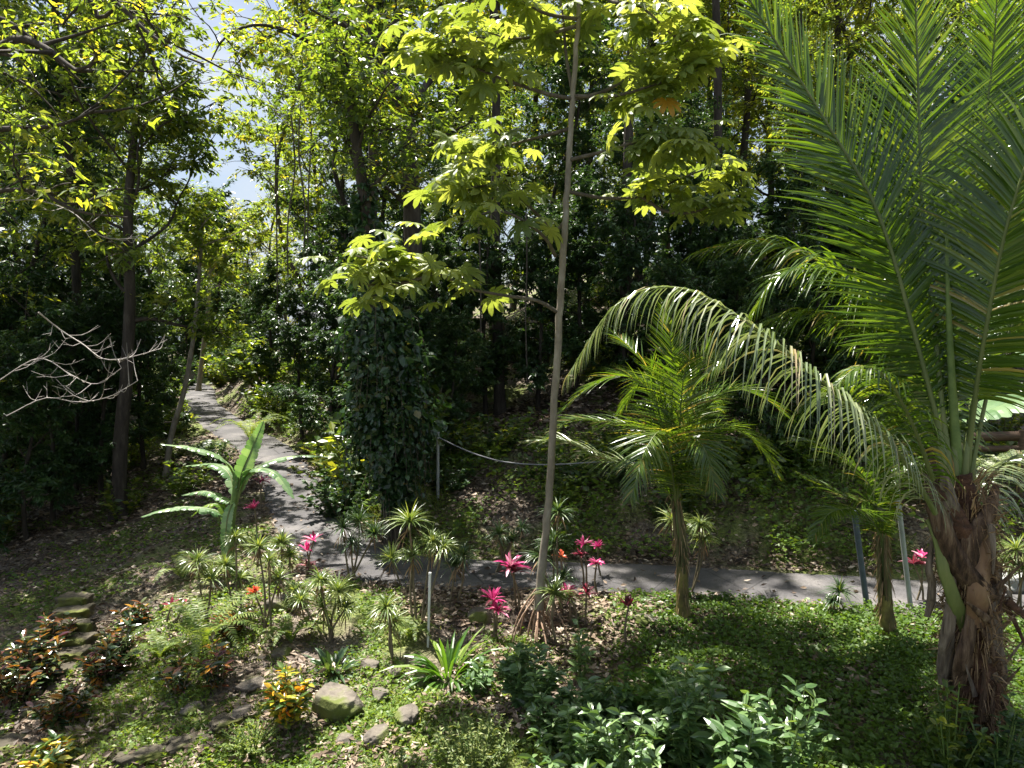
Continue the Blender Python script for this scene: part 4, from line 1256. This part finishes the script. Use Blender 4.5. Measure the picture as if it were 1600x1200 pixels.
def banana():
    Y = 11.2
    base = P(362, 900, Y); base[2] = float(H(base[0], base[1]))
    root = thing('banana_plant', 'banana plant with pale arching torn leaves beside the climbing path', 'banana plant', base)
    mb = MB()
    s = spline([base, P(358, 850, Y), P(365, 790, Y), P(370, 745, Y)], 14)
    tube(mb, s, np.linspace(.09, .04, 14), 12)
    part('stem', mb, 'green_stalk', root, base)
    c = P(368, 790, Y)
    B = lambda *p: [c] + PP(Y, *p)
    banana_leaf(root, base, B((366, 745), (345, 715, -.1), (300, 700, -.2), (250, 694, -.3)), .29, droop=1.1)
    banana_leaf(root, base, B((378, 740), (392, 705), (412, 658)), .28, droop=.05, tear=.1, up=(.3, -1, .2))
    banana_leaf(root, base, B((385, 745), (402, 732, -.2), (432, 742, -.4), (460, 780, -.6)), .27, droop=1.0)
    banana_leaf(root, base, B((388, 742), (425, 720, .3), (470, 712, .5), (516, 714, .6)), .26, droop=1.2)
    banana_leaf(root, base, [P(362, 850, Y)] + PP(Y, (345, 805, -.2), (300, 793, -.3), (255, 797, -.4), (220, 808, -.5)), .30, droop=1.3)
    banana_leaf(root, base, B((350, 780, .2), (320, 768, .3), (283, 774, .3)), .26, droop=1.2)
    banana_leaf(root, base, B((360, 745, .3), (335, 726, .5), (290, 728, .7)), .28, droop=1.0)
    banana_leaf(root, base, B((362, 790, -.2), (355, 815, -.35), (350, 875, -.4)), .18, droop=.2, tear=.1, up=(0, -1, .2))
    banana_leaf(root, base, [P(362, 830, Y)] + PP(Y, (345, 792, .1), (322, 790, .1), (298, 808, .1)), .24, m='strap', droop=.9, vlo=.6, vhi=1)
    # the larger one at the right edge
    Y2 = 9.4
    base = P(1640, 905, Y2); base[2] = float(H(base[0], base[1]))
    root = thing('banana_plant', 'broad leaved banana plant behind the big palm trunk at the frame edge', 'banana plant', base)
    mb = MB()
    s = spline([base, P(1645, 800, Y2), P(1650, 700, Y2)], 10)
    tube(mb, s, np.linspace(.13, .06, 10), 12)
    part('stem', mb, 'green_stalk', root, base)
    banana_leaf(root, base, [s[-2]] + PP(Y2, (1640, 640), (1600, 622, -.2), (1550, 640, -.3), (1500, 662, -.3)), .98, droop=.9, tear=.15)
    banana_leaf(root, base, [s[-2]] + PP(Y2, (1660, 640), (1690, 600), (1750, 620)), .6, droop=.9)
    banana_leaf(root, base, [s[-2]] + PP(Y2, (1640, 600, .3), (1610, 560, .6), (1570, 540, .9)), .5, droop=.8)


banana()


# ------------------------------------------------------------------ rosette plants
def rosette(mb, c, n, L, W, droop, lo=-.2, fold=.12, prof=(.5, 1, .85, .5, .04), v=None, axis=V3(0, 0, 1)):
    d = rdir(n, lo, 1); d = nrm(d + axis * .25)
    a = rng.uniform(0, 6.283, n)
    w = np.cross(d, V3(0, 0, 1)) + rng.normal(0, .12, (n, 3))
    LL = L * rng.uniform(.7, 1.1, n) * (1 - .25 * np.maximum(d[:, 2], 0))
    blades(mb, np.tile(c, (n, 1)) + d * .01, d, w, LL, W * rng.uniform(.8, 1.15, n), droop * rng.uniform(.6, 1.4, n), prof, rng.random(n) if v is None else v, fold=fold)


def cane_plant(name, label, cat, basep, heads, leafm, L, W, n, droop, Yoff=.12, stalk='stalk', lo=-.2, group=None, prof=(.5, 1, .85, .5, .04)):
    """heads: photo pixels of each leaf head; canes run down to the base"""
    base = PG(*basep); Y = base[1]
    root = thing(name, label, cat, base, group)
    mb = MB()
    hc = []
    for k, h in enumerate(heads):
        c = P(h[0], h[1], Y + rng.uniform(-Yoff, Yoff)); hc.append(c)
        o = base + V3(rng.uniform(-.07, .07), rng.uniform(-.05, .05), -.05)
        q = spline([o, (o + c) / 2 + V3(rng.uniform(-.05, .05), 0, 0), c], 12)
        tube(mb, q, np.linspace(.017, .011, 12), 6, rough=.2)
    part('cane', mb, stalk, root, base)
    for k, (h, c) in enumerate(zip(heads, hc)):
        mb = MB(); s = h[2] if len(h) > 2 else 1
        s *= rng.uniform(.8, 1.18)
        rosette(mb, c, int(n * rng.uniform(.6, 1.15)), L * s, W * rng.uniform(.85, 1.15), droop * rng.uniform(.6, 1.5), lo, prof=prof, axis=V3(rng.normal(0, .9), rng.normal(0, .6), .8))
        if name == 'dracaena':
            m_ = rng.integers(6, 16); dd = rdir(m_, -1, -.3); o_ = np.tile(c, (m_, 1)); o_[:, 2] -= rng.uniform(0, .12, m_)
            blades(mb, o_, dd, rdir(m_, -.3, .3), L * s * rng.uniform(.5, .9, m_), W, 1.5, prof, rng.random(m_), mi=1)
        part('leaf_head', mb, [h[3] if len(h) > 3 else leafm, 'dry'], root, base)


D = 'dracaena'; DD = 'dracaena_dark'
for lab, bp, heads, m in [
        ('narrow leaved dracaena with spiky head just below the fern by the banana plant', (322, 985), [(308, 878), (330, 905, .8)], D),
        ('dracaena clump with several pale spiky heads at the foot of the banana plant', (368, 975), [(368, 842, .8), (375, 905), (352, 885, .8)], D),
        ('dracaena with yellow green heads between the banana plant and the path', (418, 1000), [(420, 878), (404, 855, .8), (436, 905, .8)], D),
        ('dracaena with pale heads at the path edge above the garden', (445, 940), [(440, 850, .9), (452, 870, .8)], D),
        ('bushy dracaena with many silvery heads in front of the path bend', (512, 1005), [(500, 910), (528, 925), (505, 950), (540, 950, .8), (470, 940, .8)], D),
        ('single small dracaena with a drooping pale head beside the bushy one', (458, 960), [(460, 925, .8)], D),
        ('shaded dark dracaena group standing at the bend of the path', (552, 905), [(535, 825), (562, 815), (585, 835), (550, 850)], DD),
        ('dracaena with a yellow tuft on bare grey canes among the rocks', (608, 1035), [(604, 950, .9), (612, 972, .9)], D),
        ('tall sunlit dracaena with bright spiky heads beside the white stake', (655, 985), [(640, 818, 1.1), (675, 850), (645, 870, .9), (692, 858, .9)], D),
        ('thin dracaena head left of the tall sunlit group by the path', (622, 925), [(612, 875, .9)], D),
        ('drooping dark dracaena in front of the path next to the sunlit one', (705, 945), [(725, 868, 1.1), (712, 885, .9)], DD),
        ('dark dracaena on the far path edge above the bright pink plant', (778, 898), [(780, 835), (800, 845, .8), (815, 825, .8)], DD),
        ('dracaena leaning against the pale trunk with a dark upper head', (872, 960), [(872, 800), (866, 850), (880, 905), (845, 870, .8)], DD),
        ('little dracaena with a white lined rosette at the foot of the pale trunk', (873, 1010), [(866, 930, .9)], D),
        ('dracaena half hidden behind the yellow stemmed young palm', (1080, 935), [(1095, 822), (1050, 815, .9), (1100, 845, .8)], D),
        ('small dark dracaena on thin canes at the lower edge of the sunny path', (1308, 965), [(1312, 925, .8), (1302, 940, .6)], DD),
        ('spiky dracaena beside the grey stone at the frame edge', (1590, 960), [(1588, 860, 1.1), (1575, 880, .9), (1600, 890)], D)]:
    cane_plant('dracaena', lab, 'dracaena', bp, heads, m, .37, .018, 95, 1.2)
C = 'cordyline'
for lab, bp, heads, m, L in [
        ('cordyline with bright pink leaves at the inner edge of the path bend', (484, 905), [(490, 845, .9), (480, 862, .8), (481, 885, .9, 'cordyline_dark')], C, .30),
        ('cordyline with a wide magenta rosette in front of the path', (806, 962), [(797, 888, 1.15), (803, 895, .8, 'cordyline_dark')], C, .34),
        ('cordyline with red and pink striped leaves on the near path edge', (775, 1000), [(770, 938, .9), (777, 955, .9)], C, .30),
        ('cordyline with an upright pink tip beyond the pale trunk', (910, 918), [(911, 852, .9), (906, 868, .6, 'cordyline_dark')], C, .30),
        ('cordyline with a small deep pink head behind the upright one', (934, 905), [(934, 855, .8)], C, .26),
        ('cordyline with a little pink tuft low at the path edge', (932, 935), [(932, 882, .7)], C, .24),
        ('cordyline with a narrow crimson spear beside the small rosette', (892, 985), [(886, 925, .8), (892, 935, .7, 'cordyline_dark')], C, .28),
        ('dull red cordyline in the shade near the crimson spear', (918, 985), [(916, 928, .8, 'cordyline_dark')], C, .26),
        ('small orange red cordyline behind the pale trunk above the path', (876, 925), [(876, 872, .6, 'cordyline_orange')], C, .26),
        ('dark purple cordyline alone on the bare soil below the path', (985, 1010), [(982, 948, .9, 'cordyline_dark')], C, .28),
        ('cordyline with two magenta leaves beside the steel pole', (1438, 945), [(1440, 872, .8), (1428, 882, .9, 'cordyline_dark')], C, .28),
        ('pink cordyline behind the drooping banana leaf', (405, 800), [(402, 738, 1.0), (410, 752, .8)], C, .34),
        ('red cordyline in the shade right below the banana leaves', (400, 850), [(398, 795, 1.0)], C, .30),
        ('orange red cordyline among the dracaenas in the middle of the garden', (402, 985), [(398, 928, .8, 'cordyline_orange')], C, .28),
        ('dark red low cordyline behind the fern frond', (270, 985), [(268, 948, .9, 'cordyline_dark'), (285, 950, .8, 'cordyline_dark')], C, .26)]:
    cane_plant('cordyline', lab, 'cordyline', bp, heads, m, L * .88, .042, 22, .7, stalk='stalk', lo=.05, prof=(.35, .9, 1, .7, .05))


# strap leaved clump
def strap_clump(label, px, py, L=.55, n=60, m='strap'):
    b = PG(px, py)
    mb = MB(); k = n
    d = rdir(k, .2, 1); c = np.tile(b, (k, 1)) + d * V3(.16, .16, 0)
    blades(mb, c, d, np.cross(d, V3(0, 0, 1)) + rng.normal(0, .15, (k, 3)), rng.uniform(.6, 1.15, k) * L, rng.uniform(.035, .055, k), rng.uniform(.7, 1.7, k), (.5, .9, 1, .8, .05), rng.random(k), fold=.15)
    o = link('strap_leaved_clump', mb.mesh('strap_leaved_clump', m, b), None, b); tag(o, label, 'plant')


strap_clump('clump of glossy strap leaves in the sun below the white stake', 700, 1062, .62, 80)
strap_clump('low dark tuft of narrow leaves between the dracaenas and the mossy boulder', 520, 1055, .34, 70, 'dracaena_dark')
strap_clump('small bright rosette of broad leaves on the dark slope', 133, 752, .34, 16, 'banana')


# ------------------------------------------------------------------ ferns
def fern(label, px, py, n, L, W=.10, name='fern', lift=.7, az=None, m='fern'):
    b = PG(px, py)
    root = thing(name, label, 'fern', b)
    for k in range(n):
        a = (k * 2.4 + rng.uniform(-.3, .3)) if az is None else rng.uniform(*az)
        l = L * rng.uniform(.75, 1.1)
        h = V3(math.cos(a), math.sin(a), 0)
        pts = [b, b + h * l * .25 + V3(0, 0, l * lift * .55), b + h * l * .65 + V3(0, 0, l * lift * .75), b + h * l + V3(0, 0, l * lift * .5)]
        frond(pts, m, W, 34, .35, .05, .020, parent=root, origin=b, barer=.1, rr=.006, amax=85, amin=55, pet='green_stalk')


fern('large pale fern with long arching fronds in the middle of the garden', 318, 1030, 12, 1.0, .13, lift=.75)
fern('fern with one long frond reaching out under the banana plant', 285, 905, 7, .75, .11, lift=.5)
fern('fern clump spilling from the bank beside the climbing path', 392, 690, 12, 1.3, .18)
fern('second fern clump higher on the bank beside the climbing path', 440, 668, 10, 1.2, .17)
fern('small fern among the dracaena canes behind the strip of pale rocks', 455, 1005, 9, .5, .08)
fern('low fern in the weeds below the big pale fern', 250, 1040, 9, .5, .08)
fern('little fern beside the white stake', 640, 1010, 8, .42, .07)
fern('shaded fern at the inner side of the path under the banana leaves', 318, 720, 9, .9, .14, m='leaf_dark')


# ------------------------------------------------------------------ garden bushes
def bush(name, label, cat, px, py, meshargs, rz=None):
    b = PG(px, py)
    o = link(name, shrub_mesh(name, *meshargs), None, b); o.rotation_euler = (0, 0, rng.uniform(0, 6.28) if rz is None else rz)
    tag(o, label, cat)
    return o


CR = lambda h, r, st=16, per=36, m='croton', L=.12: (h * 1.15, r, st, m, L, .34, per, .5, 'stalk', (0, 1), .3, 'blade')
for lab, px, py, a in [
        ('glossy croton with white shining leaves at the frame edge beside the steps', 22, 1110, CR(.75, .36, 18)),
        ('croton with orange and red leaves next to the stone steps', 62, 1075, CR(.7, .32, 16)),
        ('tall croton shrub with glossy dark red leaves at the top of its row', 88, 1045, CR(.62, .28, 14)),
        ('croton with yellow edged leaves on the far side of the stone steps', 190, 1055, CR(.62, .24, 14)),
        ('shaded croton standing right against the stone treads', 160, 1082, CR(.5, .24, 14)),
        ('small croton with sparse pale leaves above the steps', 210, 985, CR(.35, .2, 9)),
        ('croton with orange leaves in the shade at the foot of the steps', 100, 1150, CR(.42, .3, 14)),
        ('sparse brown leaved croton on bare stems below the fern', 278, 1090, CR(.5, .2, 8, 20)),
        ('croton with yellowish leaves standing under the big fern', 342, 1085, CR(.6, .22, 10, 22)),
        ('croton with orange tinged leaves behind the big fern', 365, 1000, CR(.4, .26, 11, 22)),
        ('low bright yellow croton at the bottom corner beside the grass', 72, 1215, CR(.34, .26, 14, 26, 'croton_yellow', .12)),
        ('bright croton with a golden top between the two boulders', 452, 1150, CR(.62, .24, 16, 34, 'croton_yellow', .12))]:
    bush('croton_bush', lab, 'croton', px, py, a)
GL = lambda h, r, st=14, per=46, L=.118, m='glossy': (h * 1.28, r, st, m, L, .42, per, .5, 'green_stalk', (0, 1), .15, 'blade')
for lab, px, py, a in [
        ('glossy leaved bush in front of the stilt rooted trunk', 830, 1110, GL(.62, .34, 18)),
        ('thin glossy sapling beside the small white lined rosette', 905, 1080, GL(.62, .14, 4, 18)),
        ('glossy bush with silvery lit leaves under the middle of the picture', 880, 1165, GL(.45, .42, 18)),
        ('tall glossy shrub whose pale leaves stand against the dark slope', 1085, 1215, GL(.95, .38, 18, 32)),
        ('glossy shrub leaning out over the shaded lawn at the bottom edge', 1215, 1275, GL(.85, .42, 17, 30)),
        ('glossy shrub with large leaves between its two taller neighbours', 1150, 1290, GL(.8, .36, 16, 30, .17)),
        ('broad mass of glossy leaves filling the bottom edge', 985, 1260, GL(.72, .55, 26, 30)),
        ('glossy shrub beside the pale feathery bush at the bottom', 900, 1270, GL(.6, .42, 18)),
        ('yellow green shrub glowing among the glossy leaves', 1030, 1155, GL(.5, .28, 16, 30, .11, 'strap')),
        ('glossy shrub rising above its neighbours against the shaded lawn', 1045, 1190, GL(.62, .3, 16)),
        ('low glossy shrub between the stilt roots and the rising shrub', 940, 1150, GL(.4, .34, 14)),
        ('small bright green shrub behind the glowing one', 985, 1130, GL(.42, .26, 12, 26, .10, 'strap')),
        ('little glossy shrub with spreading leaves at the base of the strap leaved clump', 745, 1090, GL(.3, .26, 9, 18)),
        ('leafy vine bush growing at the base of the big palm trunk', 1485, 1215, GL(.75, .3, 18, 24, .085, 'leaf_mid')),
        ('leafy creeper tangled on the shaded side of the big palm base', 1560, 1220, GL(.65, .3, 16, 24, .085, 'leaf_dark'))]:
    bush('glossy_shrub', lab, 'shrub', px, py, a)
bush('feathery_bush', 'pale green feathery bush of thin upright stems at the bottom edge', 'shrub', 742, 1235, (.62, .42, 70, 'pale_shrub', .05, .3, 60, .1, 'green_stalk', (0, 1), .1, 'quad'))
bush('feathery_bush', 'low pale green feathery tuft cut by the bottom edge below the rocks', 'shrub', 620, 1240, (.3, .42, 60, 'pale_shrub', .045, .3, 40, .1, 'green_stalk', (0, 1), .1, 'quad'))
bush('feathery_bush', 'small pale weedy bush next to the golden croton', 'shrub', 395, 1175, (.22, .35, 50, 'fern', .04, .4, 30, .1, 'green_stalk', (0, 1), .1, 'quad'))


# ------------------------------------------------------------------ stones
def rock_mesh(name, sx, sy, sz, seed, m='rock', flat=.0):
    import bmesh
    bm = bmesh.new(); bmesh.ops.create_icosphere(bm, subdivisions=5, radius=1)
    P0 = np.array([v.co[:] for v in bm.verts])
    r = 1 + .55 * (fbm(P0[:, 0] * 1.1 + seed * 3.1, P0[:, 1] * 1.1 + P0[:, 2] * 1.7, seed) - .5) + .22 * (fbm(P0[:, 0] * 3 + seed, P0[:, 1] * 3 - P0[:, 2] * 3, seed + 5) - .5) + .08 * (fbm(P0[:, 0] * 9 + P0[:, 2] * 7, P0[:, 1] * 9, seed + 8) - .5) * 1.6
    rs = np.random.default_rng(seed)
    for _ in range(16):
        nn = rs.normal(0, 1, 3); nn /= np.linalg.norm(nn); h = rs.uniform(.66, .92)
        dd = (P0 * r[:, None]) @ nn
        r = np.where(dd > h, r * (1 - (dd - h) / dd * .85), r)
    for v, k in zip(bm.verts, r):
        z = v.co.z * k
        v.co = (v.co.x * k * sx, v.co.y * k * sy, (min(z, .62) if flat else z) * sz)
    for f in bm.faces: f.smooth = True
    me = bpy.data.meshes.new(name); bm.to_mesh(me); bm.free(); me.materials.append(M[m])
    return me


for k, (lab, px, py, w, h, m) in enumerate([
        ('largest mossy boulder with a dark face in the middle of the garden', 527, 1112, .33, .24, 'rock'),
        ('flat pale stone above the golden croton', 395, 1080, .19, .10, 'rock'),
        ('pale stone half buried beside the golden croton', 378, 1122, .14, .11, 'rock'),
        ('low rounded stone between the boulder and the bottom edge', 590, 1158, .17, .12, 'rock'),
        ('round stone below the strap leaved clump', 635, 1122, .15, .11, 'rock'),
        ('mossy stone just above the largest boulder', 578, 1052, .13, .11, 'rock'),
        ('small stone touching the foot of the yellow tufted dracaena', 612, 1060, .14, .09, 'rock'),
        ('stone leaning at the left foot of the strap leaved clump', 655, 1068, .12, .11, 'rock'),
        ('narrow light stone in the weeds above the pale flat one', 441, 1032, .16, .09, 'rock'),
        ('dark round rock under the dracaenas behind the orange cordyline', 440, 950, .26, .17, 'rock'),
        ('rough stone at the lower side of the largest boulder', 595, 1092, .14, .10, 'rock'),
        ('small stone lowest of those by the boulder', 540, 1165, .12, .08, 'rock'),
        ('rounded rock in the shade under the path edge', 750, 975, .20, .15, 'rock'),
        ('rock on the shaded soil below the young palm', 1010, 980, .17, .10, 'rock'),
        ('smooth pale grey stone block behind the big palm trunk', 1578, 925, .38, .26, 'rock_grey'),
        ('stone among the croton stems near the steps', 300, 1120, .13, .09, 'rock')]):
    b = PG(px, py)
    o = link('boulder' if w > .16 else 'stone', rock_mesh('rock', w, w * .8, h, 20 + k, m, flat=1), None, b + V3(0, 0, h * .22))
    o.rotation_euler = (rng.uniform(-.15, .15), rng.uniform(-.15, .15), rng.uniform(0, 6))
    tag(o, lab, 'rock')


def slab_mesh(name, w, d, h, m, seed):
    import bmesh
    bm = bmesh.new(); bmesh.ops.create_cube(bm, size=1)
    bmesh.ops.subdivide_edges(bm, edges=bm.edges[:], cuts=7, use_grid_fill=True)
    rs = np.random.default_rng(seed)
    for v in bm.verts:
        x, y, z = v.co
        n = float(fbm(x * 4 + seed, y * 4 + z * 3, seed)) - .5; n2 = float(fbm(x * 5 + seed, y * 5 - z * 3, seed + 3)) - .5
        v.co = ((x * w) + n * .10, (y * d) + n2 * .12, (z * h) + n * .06 * (1 if z > 0 else .3))
    bmesh.ops.bevel(bm, geom=[e for e in bm.edges if e.calc_face_angle(0) > 1.0], offset=.012, segments=2, affect='EDGES')
    for f in bm.faces: f.smooth = True
    me = bpy.data.meshes.new(name); bm.to_mesh(me); bm.free(); me.materials.append(M[m])
    return me


def steps():
    b0 = PG(112, 1075)
    root = thing('garden_steps', 'mossy stone steps climbing between the croton bushes', 'steps', b0)
    z0 = b0[2] - .1
    for k in range(7):
        o = link('step', slab_mesh('step', .44, .27, .15, 'step', 40 + k), root)
        o.location = (-.155 * k + .02 * math.sin(k * 2.3), .27 * k, .085 * k - .06)
        o.rotation_euler = (.04 * math.sin(k * 3.1), .05 * math.sin(k * 2.2), .12 * math.sin(k * 1.7)); o.scale = (1 + .12 * math.sin(k * 5.1), 1 + .1 * math.sin(k * 4.3), 1)
    for k, (lab, px, py, w) in enumerate([
            ('square mossy paving stone at the lower end of the steps', 68, 1118, .34),
            ('long mossy edging slab at the bottom, nearest the frame edge', 235, 1192, .62),
            ('edging slab in the middle of the mossy stone line', 300, 1168, .42),
            ('short edging slab at the upper end of the mossy stone line', 355, 1143, .30),
            ('pale flat paving stone in the lower corner', 20, 1180, .55)]):
        b = PG(px, py)
        o = link('stone_slab', slab_mesh('slab', w, .2 if k in (1, 2, 3) else .36, .12, 'step', 60 + k), None, b + V3(0, 0, .02))
        o.rotation_euler = (0, 0, .42 if k in (1, 2, 3) else .1)
        tag(o, lab, 'stone slab')


steps()


# ------------------------------------------------------------------ poles, stake, cable, rail
def pole(name, label, top, foot, Y, r, m, cap=True, cat='pole'):
    f = P(*foot, Y); f[2] = float(H(f[0], f[1])) - .1
    t = P(*top, Y)
    root = thing(name, label, cat, f)
    mb = MB(); tube(mb, spline([f, t], 8), r, 12); part('shaft', mb, m, root, f)
    if cap:
        mb = MB(); tube(mb, np.stack([t - (t - f) * .002, t + nrm(t - f) * .02]), [r * 1.25, r * 1.1], 12)
        part('cap', mb, m, root, f)
    return root


pole('steel_pole', 'leaning grey steel pole at the lower edge of the sunny path', (1398, 735), (1425, 962), 9.5, .032, 'steel')
pole('dark_post', 'dark blue leaning post beside the smaller young palm', (1335, 800), (1357, 952), 9.6, .038, 'blue_post')
pole('white_stake', 'thin white stake in front of the tall sunlit dracaena', (672, 897), (668, 985), 8.9, .016, 'white_paint', cat='stake')
pole('wire_post', 'thin grey post with a cable on the shaded bank', (684, 676), (684, 752), 13.2, .028, 'steel')


def cable():
    mb = MB()
    q = spline([P(686, 684, 13.2), P(715, 698, 13.1), P(750, 712, 13.0), P(790, 722, 12.9), P(840, 726, 12.8), P(885, 725, 12.7), P(940, 722, 12.8), P(1010, 724, 12.9)], 40)
    tube(mb, q, .014, 6)
    o = q[0].copy()
    tag(link('cable', mb.mesh('cable', 'cable', o), None, o), 'grey cable sagging from the thin post towards the young palm', 'cable')


cable()


def rail():
    Y = 11.9
    b = P(1500, 905, Y); b[2] = float(H(b[0], b[1]))
    root = thing('wooden_rail', 'dark wooden rail on posts behind the big palm', 'rail', b)
    for k, (y0, h) in enumerate([(684, .16), (703, .10), (735, .08)]):
        mb = MB(); a = P(1405, y0, Y); c = P(1700, y0 - 4, Y)
        tube(mb, spline([a, c], 12), h / 2, 4, flat=.35, ref=(0, 0, 1), rough=.05); part('rail', mb, 'wood', root, b)
    for px in (1412, 1597, 1690):
        mb = MB(); t = P(px, 672, Y); f = t.copy(); f[2] = float(H(f[0], f[1])) - .1
        tube(mb, spline([f, t], 6), .055, 6, rough=.08); part('post', mb, 'wood', root, b)


rail()


# lianas hanging from the crowns
for k, (px, y0, y1, Y) in enumerate([(455, 180, 430, 19), (470, 160, 400, 19.2), (487, 200, 470, 19.5), (430, 220, 480, 20), (745, 300, 520, 17), (822, 330, 600, 17.5), (560, 300, 500, 18)]):
    mb = MB()
    q = spline([P(px, y0, Y), P(px + rng.uniform(-8, 8), (y0 * 2 + y1) / 3, Y), P(px + rng.uniform(-8, 8), (y0 + 2 * y1) / 3, Y), P(px + rng.uniform(-6, 6), y1, Y)], 14)
    tube(mb, q, .02, 5)
    o = q[0].copy()
    tag(link('liana', mb.mesh('liana', 'bark_mid', o), None, o), 'thin brown liana hanging straight down among the crowns', 'liana', 'lianas hanging in the forest')
